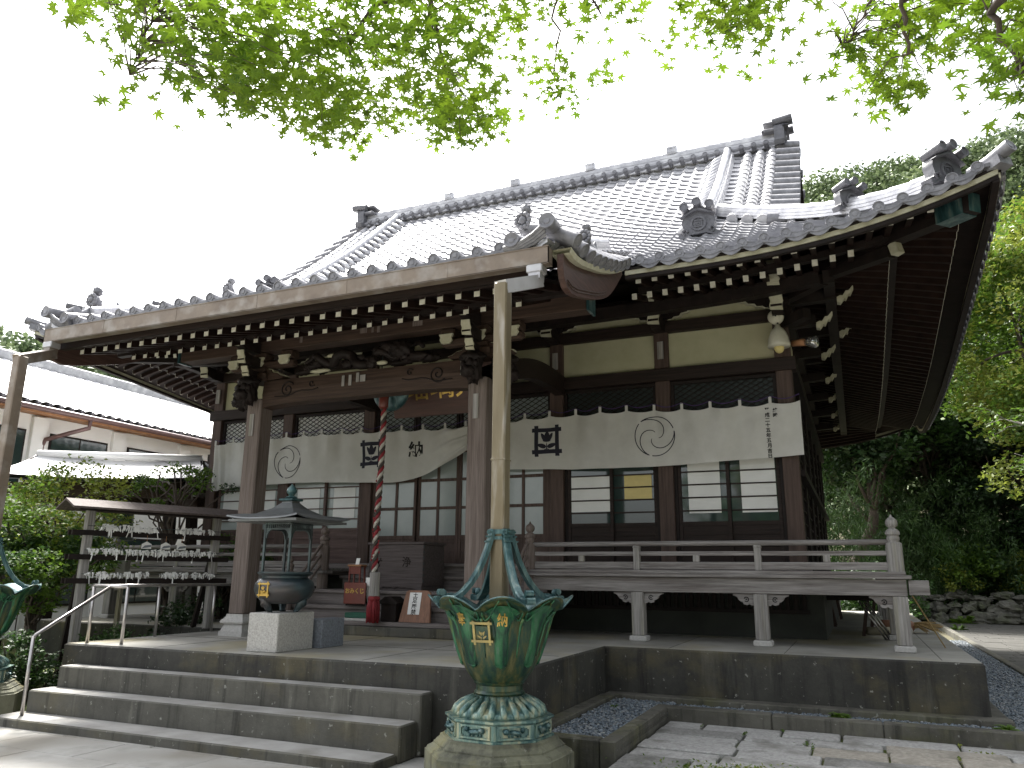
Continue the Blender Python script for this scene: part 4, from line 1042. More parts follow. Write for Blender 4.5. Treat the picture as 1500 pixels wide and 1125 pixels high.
for sd in (1, -1):
    X = lambda x: x if sd > 0 else 2*XC-x
    # main ridge end
    onigawara((X(XC+GX-.05), YRG, zr+.02), (sd, 0, 0), 1.35, 3)
    b = MB(); b.bevbox(X(XC+GX-.3)-.22, X(XC+GX-.3)+.22, YRG-.33, YRG+.33, zr+.36, zr+.44, .03); b.bevbox(X(XC+GX-.3)-.18, X(XC+GX-.3)+.18, YRG-.24, YRG+.24, zr+.60, zr+.66, .02); part(b, 'ridge_end_shoulder', 'tile_dark')
    # descending ridge
    xk = X(-1.95); pts = [(xk-(.22*sd)*(1-t)**2*0, YE+d, ztop(xk, YE+d, 'f')+.03) for t, d in [(i/9, 7.2-4.6*i/9) for i in range(10)]]
    ridge(pts, .30, .26, 'descending_ridge', 'tile', .085, 3)
    yk = YE+2.45; onigawara((xk, yk-.05, ztop(xk, yk, 'f')+.05), (0, -1, 0), 1.05, 3)
    # stepped little tiles along the inner side of the descending ridge
    b = MB()
    for i in range(22):
        d = 2.8+i*.2; y = YE+d; z = ztop(xk, y, 'f')
        b.tube([(X(-2.36), y-.03, z+.07), (X(-2.22), y, z+.20), (X(-2.06), y+.02, z+.28)], .055, 8)
    part(b, 'flank_tiles', 'tile', smooth=True)
    # barrel rows between descending ridge and verge
    for x in (-1.50, -1.22, -.95):
        b = MB(); n = 20
        for i in range(n):
            d0 = 2.2+(5.0)*i/n; d1 = 2.2+5.0*(i+1)/n; lim = 8.5-abs(x-XC)
            if d1 < lim-.1: continue
            b.tube([(X(x), YE+d0, ztop(X(x), YE+d0, 'f')+.10), (X(x), YE+d1, ztop(X(x), YE+d1, 'f')+.085)], [.100, .090], 10)
        part(b, 'barrel_tiles', 'tile', smooth='auto')
    # verge barrels across the slope at the gable edge (front and back)
    for sy in (1, -1):
        b = MB()
        for i in range(25):
            d = 2.6+i*.36
            if d > 7.35: break
            y = YE+d if sy > 0 else 2*YRG-YE-d; z = prof(d)+.11
            b.tube([(X(-.86), y, z+.03), (X(-.38), y, z-.05)], [.105, .11], 12)
            b.box(min(X(-.86), X(-.42)), max(X(-.86), X(-.42)), y+.08, y+.30, z-.13, z-.02)
            end_disc(b, (X(-.375), y, z-.05), (sd, 0, -.1), .11, .02)
        part(b, 'verge_tiles', 'tile_dark', smooth='auto')
        b = MB(); V = []; Fc = []
        for i in range(21):
            d = 2.3+5.1*i/20; y = YE+d if sy > 0 else 2*YRG-YE-d; z = prof(d)
            for dx, dz in ((-.56, .03), (-.40, .03), (-.40, -.34-.06*math.sin(i*.15)), (-.56, -.34)): V.append((X(dx), y, z+dz))
        for i in range(20):
            for k in range(4): Fc.append((i*4+k, i*4+(k+1) % 4, (i+1)*4+(k+1) % 4, (i+1)*4+k))
        b.add(V, Fc); part(b, 'bargeboard', 'wood_dark')
    b = MB(); gx = X(-.85); o = [(YE+2.6, prof(2.6))]+[(YE+d, prof(d)) for d in frange(2.6, 7.45, 12)]+[(2*YRG-YE-d, prof(d)) for d in frange(7.4, 2.6, 12)]
    b.prism(o, lambda p, q, t: (gx+t, p, q-.05), -.03, .03); part(b, 'gable_wall', 'wood_dark')
    # corner ridges: low front part and taller rear part
    P = lambda s_: (X(XR-s_), YE+s_, ztop(X(XR-s_), YE+s_, 'f')+.05+.06*math.exp(-s_/.5))
    ridge([P(s_) for s_ in frange(3.75, .60, 12)], .26, .17, 'corner_ridge', 'tile', .075, 3)
    q = Vector(P(1.62)); onigawara(q+Vector((0, 0, .08)), (sd, -1, 0), .80, 3)
    q = Vector(P(.52)); onigawara(q+Vector((0, 0, .02)), (sd, -1, 0), .95, 3)
    b = MB(); p0 = Vector((X(XR-.30), YE+.30, 6.54)); p1 = Vector((X(XR+.08), YE-.08, 6.64)); b.tube([p0, p0.lerp(p1, .5)+Vector((0, 0, -.02)), p1], [.075, .08, .088], 14); end_disc(b, p1, (sd, -1, .5), .088, .02)
    V = []; part(b, 'corner_tile', 'tile_dark', smooth='auto')
    b = MB(); b.beam((X(XR-.45), YE+.45, 6.36), (X(XR+.02), YE-.02, 6.50), .22, .12); part(b, 'corner_tile', 'tile_dark')

# ------------------------------------------------------------------ porch roof
YP = 7.15
def zp(y, x=0): return 5.10+.30*(y-YP)+.02*(y-YP)**2
def zmain(x, y): return ztop(x, max(y, YE), 'f')
b = MB(); nsub = 6; pc = 28; pdu = (PXR-PXL)/pc; V = []; Fc = []; rows = 17; nx = pc*nsub
for r in range(rows):
    y0 = YP-.03+r*.225; y1 = y0+.23
    for k in (0, 1, 2):
        y = y0 if k < 2 else y1
        for i in range(nx+1):
            ph = (i/nsub) % 1.0; h = .024*math.cos(2*math.pi*ph)+.012*math.cos(4*math.pi*ph+.8); dz = -.012 if k == 0 else (.036 if k == 1 else .002)
            V.append((PXL+(PXR-PXL)*i/nx, y, zp(y)+h+dz+.02))
    for k in (0, 1):
        for i in range(nx): o = (r*3+k)*(nx+1)+i; Fc.append((o, o+1, o+nx+2, o+nx+1))
b.add(V, Fc); part(b, 'porch_roof_tiles', 'tile', smooth='auto')
b = MB()
for i in range(1, pc):
    p = (PXL+pdu*i, YP-.05, zp(YP)+.015); end_disc(b, Vector(p)+Vector((0, 0, .035)), (0, -1, 0), .068)
    if i < pc-1: pendant(b, p, (p[0]+pdu, p[1], p[2]), (0, -1, 0), .06)
part(b, 'eave_end_tiles', 'tile_dark', smooth='auto')
# soffit and rafters of the porch
def zup(y): return 4.80+.27*(y-7.42)+(.18*(y-8.12) if y > 8.12 else 0)
def zlow(y): return 4.88+.40*(y-8.12)
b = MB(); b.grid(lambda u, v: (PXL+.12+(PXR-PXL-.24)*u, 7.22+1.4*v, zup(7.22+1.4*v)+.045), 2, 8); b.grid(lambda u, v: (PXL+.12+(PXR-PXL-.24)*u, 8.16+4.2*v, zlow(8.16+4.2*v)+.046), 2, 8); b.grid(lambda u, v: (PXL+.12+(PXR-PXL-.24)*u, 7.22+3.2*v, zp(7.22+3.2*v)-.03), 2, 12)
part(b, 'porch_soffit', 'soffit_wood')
def prafter(x, y0, y1, zz):
    b = MB(); n = 3; ys = frange(y0, y1, n)
    for a_, c_ in zip(ys, ys[1:]): b.beam((x, a_, zz(a_)), (x, c_, zz(c_)), .07, .085)
    b.beam((x, y0-.005, zz(y0)), (x, y0, zz(y0)), .072, .088, 1); part(b, 'rafter', RM)
k = 0; x = -2.98
while x > -10.15:
    prafter(x, 7.42, 8.6, zup); 
    if -9.95 < x < -3.3: prafter(x-.02, 8.12, 12.2, zlow)
    x -= .237; k += 1
b = MB(); b.box(PXL+.15, PXR-.15, 8.14, 8.24, 4.925, 4.985); part(b, 'flying_rafter_board', 'wood_dark')
b = MB(); b.bevbox(PXL+.1, PXR-.1, 7.24, 7.32, 4.80, 5.0, .005); part(b, 'porch_fascia', 'wood_dark_x')
b = MB(); b.bevbox(PXL+.04, PXR-.04, 7.18, 7.30, 5.01, 5.06, .005); part(b, 'porch_fascia', 'wood_dark_x')
# gutter: boxed copper channel
b = MB(); gx0, gx1 = PXL-.02, PXR+.04
b.box(gx0, gx1, 7.05, 7.062, 4.87, 5.055); b.box(gx0, gx1, 7.05, 7.17, 4.865, 4.877); b.box(gx0, gx1, 7.158, 7.17, 4.87, 5.045); b.box(gx0, gx0+.01, 7.05, 7.17, 4.87, 5.05); b.box(gx1-.01, gx1, 7.05, 7.17, 4.87, 5.05)
b.box(gx0, gx1, 7.042, 7.066, 5.052, 5.062)
for x in frange(gx0+1.2, gx1-1.2, 4): b.box(x, x+.004, 7.047, 7.05, 4.87, 5.05)
part(b, 'gutter', 'copper_brown')
# porch sides: bargeboard, verge tiles, verge ridge
for sd in (1, -1):
    X = lambda x: x if sd > 0 else (PXL+PXR)-x
    up_ = [(7.20, 4.99), (7.39, 4.975), (7.6, 5.0), (7.85, 5.06), (8.37, 5.20), (8.7, 5.31), (8.96, 5.41), (9.25, 5.54), (9.55, 5.69)]
    lo_ = [(7.2, 4.84), (7.24, 4.74), (7.32, 4.67), (7.45, 4.65), (7.65, 4.68), (7.9, 4.75), (8.15, 4.82), (8.41, 4.90), (8.62, 4.98), (8.81, 5.07), (8.98, 5.17), (9.13, 5.28), (9.35, 5.46), (9.55, 5.64)]
    b = MB(); b.prism([(y, z+.02) for y, z in up_]+[(y, z) for y, z in lo_[::-1]], lambda p, q, t: (X(-2.60)+t*sd, p, q), -.04, .03)
    V = [];  part(b, 'porch_bargeboard', 'wood_board')
    b = MB()
    for off in (.05, .085): b.tube([(X(-2.60)+.034*sd, y, z+off+.0) for y, z in lo_[2:10]], .007, 6)
    part(b, 'board_moulding', 'wood_red')
    b = MB(); V = []; Fc = []
    for i, (y, z) in enumerate(up_):
        for dx, dz in ((-.10, .02), (.10, .02), (.12, .075), (-.10, .075)): V.append((X(-2.60)+dx*sd, y, z+dz))
    for i in range(len(up_)-1):
        for k in range(4): Fc.append((i*4+k, i*4+(k+1) % 4, (i+1)*4+(k+1) % 4, (i+1)*4+k))
    b.add(V, Fc); part(b, 'verge_batten', 'cream_paint')
    b = MB()
    for i in range(10):
        y = 7.30+i*.232; zt = 5.30 + .30*(y-7.15)*.8; ze = lerp_tab(y, [(7.2, 5.20), (7.4, 5.14), (7.85, 5.18), (8.37, 5.32), (8.96, 5.51), (9.6, 5.82)])
        pts = [(X(-2.98), y, zt+.06), (X(-2.80), y, zt+.02), (X(-2.62), y, (zt+ze)/2+.02), (X(-2.44), y-.01, ze)]
        b.tube(pts, [.075, .078, .08, .082], 12); d_ = Vector(pts[3])-Vector(pts[2]); end_disc(b, pts[3], d_, .085, .02)
    part(b, 'verge_tiles', 'tile_dark', smooth='auto')
    # curled corner: scalloped lip rising to a large round end tile
    b = MB(); c = Vector((X(-2.69), 7.02, 5.33)); b.tube([(X(-2.74), 7.9, 5.46), (X(-2.71), 7.4, 5.37), tuple(c)], [.075, .08, .09], 14); end_disc(b, c, (0, -1, .15), .092, .02)
    c2 = Vector((X(-3.10), 7.03, 5.185)); b.tube([(X(-3.10), 7.6, 5.32), tuple(c2)], .085, 12); end_disc(b, c2, (0, -1, .15), .09, .02)
    for k in range(4):
        pts = [(X(-2.73-.0*k), 7.05+.015*k, 5.32-.035*k), (X(-2.86), 7.05+.015*k, 5.22-.03*k), (X(-3.02), 7.05+.015*k, 5.14-.022*k), (X(-3.2), 7.05+.015*k, 5.115-.018*k)]; b.tube(pts, .022, 6)
    part(b, 'porch_corner_tile', 'tile_dark', smooth='auto')
    ridge([(X(-3.0), y, zp(y)+.12) for y in frange(10.2, 7.5, 6)], .2, .10, 'verge_ridge', 'tile', .075, 2)
    # lion and peony ornament
    def ornament(c, s, seed):
        c = Vector(c); b = MB(); b.lump(c+Vector((.02, .12, .06))*s, .10*s, .22*s, .10*s, seed, .3, 2.5, 12); b.lump(c+Vector((0, -.06, .16))*s, .08*s, .08*s, .11*s, seed+1, .4, 3, 12)
        for k in range(11):
            a = 2*math.pi*k/11; b.lump(c+Vector((.085*math.cos(a), -.14, .20+.085*math.sin(a)))*s, .032*s, .03*s, .032*s, k, .1, 2, 6)
        b.lump(c+Vector((0, -.15, .20))*s, .05*s, .035*s, .05*s, 4, .2, 3, 8)
        b.lump(c+Vector((.01, -.06, .36))*s, .065*s, .07*s, .07*s, seed+4, .45, 4, 12); b.lump(c+Vector((-.05, -.05, .33))*s, .04*s, .04*s, .05*s, seed+6, .4, 4, 8)
        b.tube([c+Vector((0, .26, .08))*s, c+Vector((0, .34, .2))*s, c+Vector((.03, .3, .3))*s], [.03*s, .05*s, .012*s], 8)
        part(b, 'lion_ornament', 'tile_dark', smooth=True)
    if sd > 0: ornament((-3.32, 8.0, 5.62), 1.0, 3); ornament((-2.72, 8.5, 5.56), .85, 9)
    else: ornament((-10.65, 8.0, 5.62), 1.0, 5); ornament((-8.9, 9.0, 5.95), .85, 7)
# white-left rafters soffit on the side: gutter clip line etc.
# downpipes
for sd, x0, xp in ((1, -2.84, -2.95), (-1, -10.33, -10.02)):
    b = MB(); 
    b.bevbox(x0-.09, x0+.09, 7.03, 7.19, 4.78, 4.87, .01)
    part(b, 'pipe_collar', 'pipe_cap')
    b = MB(); b.beam((x0, 7.11, 4.80), (x0, 7.10, 4.70), .13, .13, up=Vector((0, 1, 0))); b.beam((x0, 7.14, 4.71), (xp, 6.46, 4.42), .135, .135); part(b, 'pipe_elbow', 'pipe_cap' if sd > 0 else 'copper_brown')
    b = MB(); b.bevbox(xp-.068, xp+.068, 6.43, 6.57, 1.35, 4.47, .012); b.bevbox(xp-.073, xp+.073, 6.425, 6.575, 2.72, 2.735, .003); part(b, 'downpipe', 'pipe_paint' if sd > 0 else 'copper_brown')
# ------------------------------------------------------------------ curtains
def curtain(x0, x1, label, lift, letters, crests, swirls, group=None):
    """white bunting hung below the lintel; lift(x)-> (ztop, zbottom)"""
    mid = (x0+x1)/2; t = thing('curtain', (mid, 12.3, 3.4), label, 'curtain')
    def cy(x, v):
        ph = 2*math.pi*(x-x0)/.455; fold = .016*math.sin(x*4.2+v)+.030*math.cos(ph)*(1-v)**1.3+.012*math.sin(x*9.1+1+v*2)+.05*noise.noise(Vector((x*1.3, v*1.2+x*.25, 3)))+.02*noise.noise(Vector((x*4, v*2.5, 8)))
        zt, zb = lift(x); k = max(0, min(1, (zb-3.45)/.7))
        e_ = max(0, min(1, (x0+.5-x)/.5)) if x0 < -10 else 0
        return 12.26+fold+.03*v-.055*k*math.sin(v*17+x*3)-.02*k*math.sin(v*31+x*5)+.05*e_*math.sin(x*40)
    def cz(x, v):
        zt, zb = lift(x); sc = .052*abs(math.sin(math.pi*(x-x0-.02)/.455)); return zt-sc*(1-v)**3+(zb-zt)*v
    nx = 150; b = MB(); b.grid(lambda u, v: (x0+(x1-x0)*u, cy(x0+(x1-x0)*u, v), cz(x0+(x1-x0)*u, v)), nx, 34)
    b.build('cloth', 'cloth', t, True)
    k = x0+.02
    while k < x1: 
        y, z = cy(k, 0), cz(k, 0); b = MB(); b.box(k-.022, k+.022, y-.006, y+.006, z-.02, z+.10); b.build('hanging_loop', 'cloth', t); k += .455
    b = MB(); pts = []
    for i in range(90):
        x = x0+(x1-x0)*i/89; pts.append((x, cy(x, 0)-.004, cz(x, 0)+.09+.012*math.cos(2*math.pi*(x-x0)/.455)))
    b.tube(pts, .007, 6); b.build('cord', 'purple_cloth' , t)
    def on(cx, cz_):
        def f(p, q, d=0):
            x = cx+p; z = cz_+q; zt, zb = lift(x); v = max(0, min(1, (zt-z)/(zt-zb))); return (x, cy(x, v)-.006-(d if d < .02 else .0), z)
        return f
    def dense(b2):  # subdivide long polygons so that the print follows the folds
        return b2
    for (s, x, z, size, vert) in letters:
        b = MB(); add_text(b, s, size, on(x, z), 0, .028*size, vert); b.build('lettering', 'black_ink', t)
    for (x, z, s) in crests:
        b = MB(); f = on(x, z)
        # frame bars cut in short pieces
        def rect(a0, a1, c0, c1):
            n1 = max(1, int((a1-a0)/.05)); n2 = max(1, int((c1-c0)/.05))
            b.grid(lambda u, v: f(a0+(a1-a0)*u, c0+(c1-c0)*v), n1, n2)
        tt = .15*s; a = .40*s; e = .57*s
        for q in (-1, 1):
            rect(q*a-tt/2, q*a+tt/2, -e, e)
            for (p0, p1) in ((-e, -a-tt/2), (-a+tt/2, a-tt/2), (a+tt/2, e)): rect(p0, p1, q*a-tt/2, q*a+tt/2)
        c2 = MB(); crest(c2, lambda p, q, d: f(p, q), 1.5*s)
        # keep the blossom only (drop the four bars)
        c2.f = c2.f[4*6:]; c2.m = c2.m[4*6:]; b.add(c2.v, c2.f)
        b.build('crest', 'ink', t)
    for (x, z, r) in swirls:
        b = MB(); f = on(x, z)
        for k in range(3):
            a0 = 2*math.pi*k/3+.35
            V, Fc = ring2d(r*.955, r, a0, a0+1.95, 26); b.add([f(p, q) for p, q in V], Fc)
            pts = []
            for i in range(22):
                u = i/21; aa = a0+1.95-.0+u*(-.2)+ -2.6*u; rr_ = r*(.98-.78*u**1.2); pts.append((rr_*math.cos(aa), rr_*math.sin(aa)))
            V = []
            for i, (p, q) in enumerate(pts):
                w_ = r*.045; nx_ = math.hypot(p, q)+1e-6; V += [(p-p/nx_*w_/2, q-q/nx_*w_/2), (p+p/nx_*w_/2, q+q/nx_*w_/2)]
            b.add([f(p, q) for p, q in V], [(2*i, 2*i+1, 2*i+3, 2*i+2) for i in range(21)])
        b.build('swirl_emblem', 'ink', t)
    return t
def liftL(x):
    k = max(0, min(1, (x+8.0)/1.9)); e = max(0, min(1, (-11.75-x)/.5)); return 4.33+.03*math.sin((x+12)*.8)-.04*e, 3.36+.66*k**2.0+.05*math.sin((x+12)*.9)-.05*e
def liftR(x):
    k = max(0, min(1, (-5.5-x)/.5)); return 4.34+.03*math.sin(x*1.2+.3), 3.44+.45*k**2+.035*math.sin(x*1.1+1.9)
CUR = curtain(-12.2, -6.10, 'white temple curtain on the left, drawn up towards the doorway, with swirl and square crest', liftL, [('納', -7.30, 3.93, .30, False)], [(-8.28, 3.90, .47)], [(-10.25, 3.84, .33)])
curtain(-6.04, -.58, 'white temple curtain on the right with square crest, swirl and a column of dark writing', liftR,
        [('平成二十五年五月吉日', -1.07, 3.845, .073, True), ('維時', -.95, 4.145, .073, True)], [(-4.70, 3.93, .47)], [(-2.83, 3.90, .33)])
# gathered tassel cord at the doorway
b = MB(); b.tube([(-6.07, 12.2, 4.32), (-6.07, 12.18, 4.0), (-6.06, 12.18, 3.72)], [.03, .035, .05], 8); b.tube([(-6.06, 12.18, 3.72), (-6.06, 12.18, 3.35)], [.055, .06], 8)
b.build('tie_cord', 'purple_cloth', CUR, True)
# dark wall lantern ornament / glass reflections not built
# ------------------------------------------------------------------ name plaque
t = thing('name_plaque', (-6.1, 10.9, 4.1), 'brown wooden plaque with gold characters hanging under the porch beam', 'plaque')
b = MB(); b.prism([(-.95, 0), (.95, 0), (.95, .78), (-.95, .78)], lambda p, q, d: (-5.95+p, 10.9-q*.28+d, 4.22+q), -.03, .03); b.build('board', 'plaque_wood', t)
b = MB(); add_text(b, '瑠璃光', .46, lambda p, q: (-5.95+p, 10.9-(q+.47)*.28-.036, 4.22+q+.47), 0, .003); b.build('gold_lettering', 'gold', t)
# gong
t = thing('gong', (-6.62, 10.3, 4.1), 'round dark green gong hanging behind the bell rope', 'gong')
b = MB(); b.lathe([(.01, -.13), (.10, -.13), (.12, -.11), (.22, -.10), (.26, -.07), (.31, -.05), (.325, 0), (.31, .05), (.26, .07), (.12, .11), (.01, .13)], (-6.62, 10.3, 4.53), 32, axis='y'); b.build('disc', 'bronze_teal', t, True)
b = MB()
for q in (-.2, .2): b.tube([(-6.62+q, 10.3, 4.78), (-6.62+q, 10.3, 5.3)], .012, 6)
b.build('hanger', 'iron', t)
# bell rope
t = thing('bell_rope', (-6.56, 10.0, 1.0), 'thick red, white and black twisted bell rope with a red tassel', 'rope')
def rope_c(z): return Vector((-6.56+.012*math.sin(z*2.1), 10.0+.01*math.cos(z*1.7), z))
for k, m in enumerate(('red', 'rope_white', 'rope_black')):
    b = MB(); pts = []
    for i in range(260):
        z = 4.30-2.62*i/259; a = z*27+2*math.pi*k/3; pts.append(rope_c(z)+Vector((math.cos(a), math.sin(a), 0))*.024)
    b.tube(pts, .026, 7); b.build('strand', m, t, True)
b = MB(); b.lathe([(.05, 4.18), (.075, 4.22), (.08, 4.40), (.06, 4.46), (.02, 4.47)], (-6.56, 10.0, 0), 16); b.build('rope_cap', 'lacquer_red', t, True)
b = MB(); b.lathe([(.075, 1.36), (.088, 1.37), (.082, 1.50), (.082, 1.62), (.088, 1.70), (.07, 1.712)], (-6.56, 10.0, 0), 6); b.build('handle', 'wood_grey_z', t)
rr = random.Random(3); b = MB()
for i in range(60):
    a = rr.uniform(0, 6.28); r0 = rr.uniform(.03, .07); r1 = rr.uniform(.05, .10); z1 = rr.uniform(.985, 1.03)
    b.tube([(-6.56+r0*math.cos(a), 10+r0*math.sin(a), 1.37), (-6.56+r1*1.0*math.cos(a), 10+r1*math.sin(a), 1.22), (-6.56+r1*math.cos(a), 10+r1*math.sin(a), z1)], .011, 5)
b.lathe([(.08, 1.30), (.092, 1.33), (.08, 1.37)], (-6.56, 10, 0), 12); b.build('tassel', 'red', t, True)
rr = random.Random(8); b = MB()
for i in range(26):
    z = rr.uniform(1.8, 3.2); a = rr.uniform(0, 6.28); p = rope_c(z)+Vector((math.cos(a), math.sin(a), 0))*.055; b.lump(p, .012, .012, .02, i, .3, 3, 5)
b.build('rope_tufts', 'red', t)
# offering box
t = thing('offering_box', (-6.84, 11.35, 1.43), 'large weathered wooden offering box on the stairs', 'box')
b = MB(); b.bevbox(-7.35, -6.33, 11.0, 11.7, 1.49, 2.15, .008); 
for z in (1.64, 1.80, 1.97): b.box(-7.352, -6.328, 10.998, 11.702, z, z+.003)
b.build('body', 'wood_box', t)
b = MB(); o = [(-.51, 1.432), (-.44, 1.432), (-.40, 1.46), (-.30, 1.475), (-.24, 1.47), (-.20, 1.485), (-.12, 1.475), (-.06, 1.488), (0, 1.465), (.06, 1.488), (.12, 1.475), (.20, 1.485), (.24, 1.47), (.30, 1.475), (.40, 1.46), (.44, 1.432), (.51, 1.432), (.51, 1.53), (-.51, 1.53)]
b.prism(o, lambda p, q, d: (-6.84+p, d, q), 10.975, 11.0); b.build('plinth', 'wood_box', t)
b = MB(); b.bevbox(-7.34, -6.34, 11.01, 11.69, 1.432, 1.488, .002); b.build('plinth', 'wood_box', t)
b = MB(); b.bevbox(-7.37, -6.31, 10.98, 11.03, 2.152, 2.19, .004); b.bevbox(-7.37, -6.31, 11.67, 11.72, 2.152, 2.19, .004); b.bevbox(-7.37, -7.31, 11.035, 11.665, 2.152, 2.19, .004); b.bevbox(-6.37, -6.31, 11.035, 11.665, 2.152, 2.19, .004)
for x in frange(-7.25, -6.43, 9): b.bevbox(x-.02, x+.02, 11.035, 11.665, 2.15, 2.18, .003)
b.build('slatted_lid', 'wood_box', t)
b = MB(); add_text(b, '財', .17, lambda p, q: (-7.17+p, 10.996, 1.86+q), 0, .003); add_text(b, '浄', .17, lambda p, q: (-6.63+p, 10.996, 1.88+q), 0, .003); b.build('carved_lettering', 'wood_dark', t)
for z in frange(1.56, 2.1, 6): b = MB(); b.box(-6.327, -6.322, 11.005, 11.03, z, z+.04); b.build('metal_strap', 'iron', t)
# fortune sign
t = thing('fortune_sign', (-7.12, 10.33, 1.21), 'red lacquered fortune sign with gold hiragana', 'sign')
b = MB(); b.bevbox(-7.32, -6.92, 10.31, 10.335, 1.235, 1.555, .006); b.build('board', 'lacquer_red', t)
b = MB(); add_text(b, 'おみくじ', .088, lambda p, q: (-7.12+p, 10.306, 1.43+q), 0, .002); b.build('gold_lettering', 'gold', t)
b = MB(); b.beam((-7.26, 10.35, 1.45), (-7.26, 10.47, 1.21), .02, .02); b.beam((-6.98, 10.35, 1.45), (-6.98, 10.47, 1.21), .02, .02); b.bevbox(-7.3, -6.94, 10.34, 10.36, 1.207, 1.235, .004); b.build('stand', 'wood_dark', t)
# little red altar table with a card
t = thing('red_table', (-7.5, 10.95, 1.43), 'small red lacquered side table next to the offering box', 'table')
b = MB(); b.bevbox(-7.62, -7.36, 10.80, 11.0-.03, 1.80, 1.83, .004); b.build('table_top', 'orange_wood', t)
for x, y in ((-7.60, 10.82), (-7.40, 10.82), (-7.60, 10.95), (-7.40, 10.95)):
    b = MB(); b.bevbox(x-.0, x+.025, y-.012, y+.013, 1.43, 1.80, .003); b.build('leg', 'lacquer_red', t)
b = MB(); b.bevbox(-7.6, -7.38, 10.815, 10.825, 1.68, 1.795, .002); b.build('apron', 'lacquer_red', t)
b = MB(); b.prism([(0, 0), (.07, 0), (.07, .10), (0, .10)], lambda p, q, d: (-7.5+p, 10.84+q*.3+d, 1.831+q), 0, .003); b.build('price_card', 'paper', None, label='small white card standing on the red table', category='card')
b = MB(); b.bevbox(-6.96, -6.87, 10.36, 10.37, 1.5, 1.63, .002); b.beam((-6.93, 10.39, 1.5), (-6.93, 10.42, 1.206), .02, .02); b.build('price_card', 'paper', None, label='white notice card below the offering box, right of the rope handle', category='card')
# green box, dark donation house, white instruction board
t = thing('green_box', (-7.0, 10.25, 1.005), 'low dark green tray on the lowest stair step', 'tray')
b = MB(); b.bevbox(-7.16, -6.70, 10.14, 10.32, 1.04, 1.12, .006); b.build('tray', 'green_cloth', t); b = MB(); b.bevbox(-7.2, -6.66, 10.12, 10.34, 1.002, 1.038, .005); b.build('base', 'stone_base', t)
t = thing('small_shrine_box', (-6.42, 10.3, 1.0), 'dark little roofed box between the rope tassel and the white placard', 'box')
b = MB(); b.bevbox(-6.56, -6.30, 10.2, 10.42, 1.003, 1.26, .005); b.build('body', 'wood_dark', t)
b = MB(); b.prism([(-.17, 1.255), (.17, 1.255), (.17, 1.275), (.05, 1.36), (-.05, 1.36), (-.17, 1.275)], lambda p, q, d: (-6.43+p, d, q), 10.17, 10.45); b.build('roof', 'wood_dark', t)
t = thing('notice_board', (-6.0, 10.3, 1.0), 'brown wooden board with a white paper of black brush writing', 'sign')
b = MB(); b.prism([(-.26, 0), (.26, 0), (.21, .42), (.15, .45), (-.17, .45), (-.2, .42)], lambda p, q, d: (-6.0+p, 10.22+q*.22+d, 1.003+q), 0, .035); b.build('board', 'sign_wood', t)
pf = lambda p, q, d=0: (-6.03+p, 10.22+(q+.265)*.22-.003-d, 1.003+.265+q)
b = MB(); b.prism([(-.10, -.155), (.10, -.155), (.10, .155), (-.10, .155)], pf, 0, .001); b.build('paper', 'paper', t)
b = MB(); add_text(b, '土足厳禁', .078, lambda p, q: pf(p*1.15, q, .003), 0, .0012, True, 1.02); b.build('brush_lettering', 'black_ink', t)
# ------------------------------------------------------------------ incense burner on granite block
b = MB(); b.bevbox(-6.60, -6.16, 7.44, 8.10, PZ, 1.235, .01); b.lathe([(.001, 0), (.022, 0), (.022, .002), (.001, .002)], (-6.158, 7.78, 1.0), 12, axis='x'); 
b.build('granite_block', 'granite', None, label='pale speckled granite block carrying the incense burner', category='pedestal')
b = MB(); b.bevbox(-6.30, -6.08, 8.16, 8.62, PZ, 1.14, .008); b.build('dark_stone_block', 'granite_dark', None, label='smaller dark blue grey stone block right behind the granite block', category='block')
t = thing('incense_burner', (-6.38, 7.77, 1.235), 'bronze incense burner with a square roofed canopy and gold crest', 'incense burner')
cc = (-6.38, 7.77, 0)
b = MB(); b.lathe([(.08, 1.33), (.20, 1.335), (.29, 1.36), (.36, 1.42), (.395, 1.50), (.385, 1.57), (.34, 1.615), (.30, 1.63), (.30, 1.655), (.345, 1.665), (.365, 1.685), (.365, 1.70), (.33, 1.705), (.29, 1.69), (.27, 1.60), (.1, 1.58), (.01, 1.58)], cc, 40); b.build('bowl', 'censer_bronze', t, 'auto')
for k in range(3):
    a = 2*math.pi*k/3-1.9; b = MB(); d = Vector((math.cos(a), math.sin(a), 0)); c0 = Vector(cc)
    b.tube([c0+d*.24+Vector((0, 0, 1.42)), c0+d*.27+Vector((0, 0, 1.36)), c0+d*.22+Vector((0, 0, 1.29)), c0+d*.19+Vector((0, 0, 1.25)), c0+d*.20+Vector((0, 0, 1.237))], [.07, .065, .045, .035, .05], 10); b.lump(c0+d*.285+Vector((0, 0, 1.36)), .05, .05, .06, k, .4, 4, 10); b.build('leg', 'censer_bronze', t, True)
for sx in (-1, 1):
    for sy in (-1, 1):
        b = MB(); x, y = cc[0]+sx*.24, cc[1]+sy*.24; b.bevbox(x-.018, x+.018, y-.018, y+.018, 1.66, 2.40, .004); b.build('canopy_post', 'iron', t)
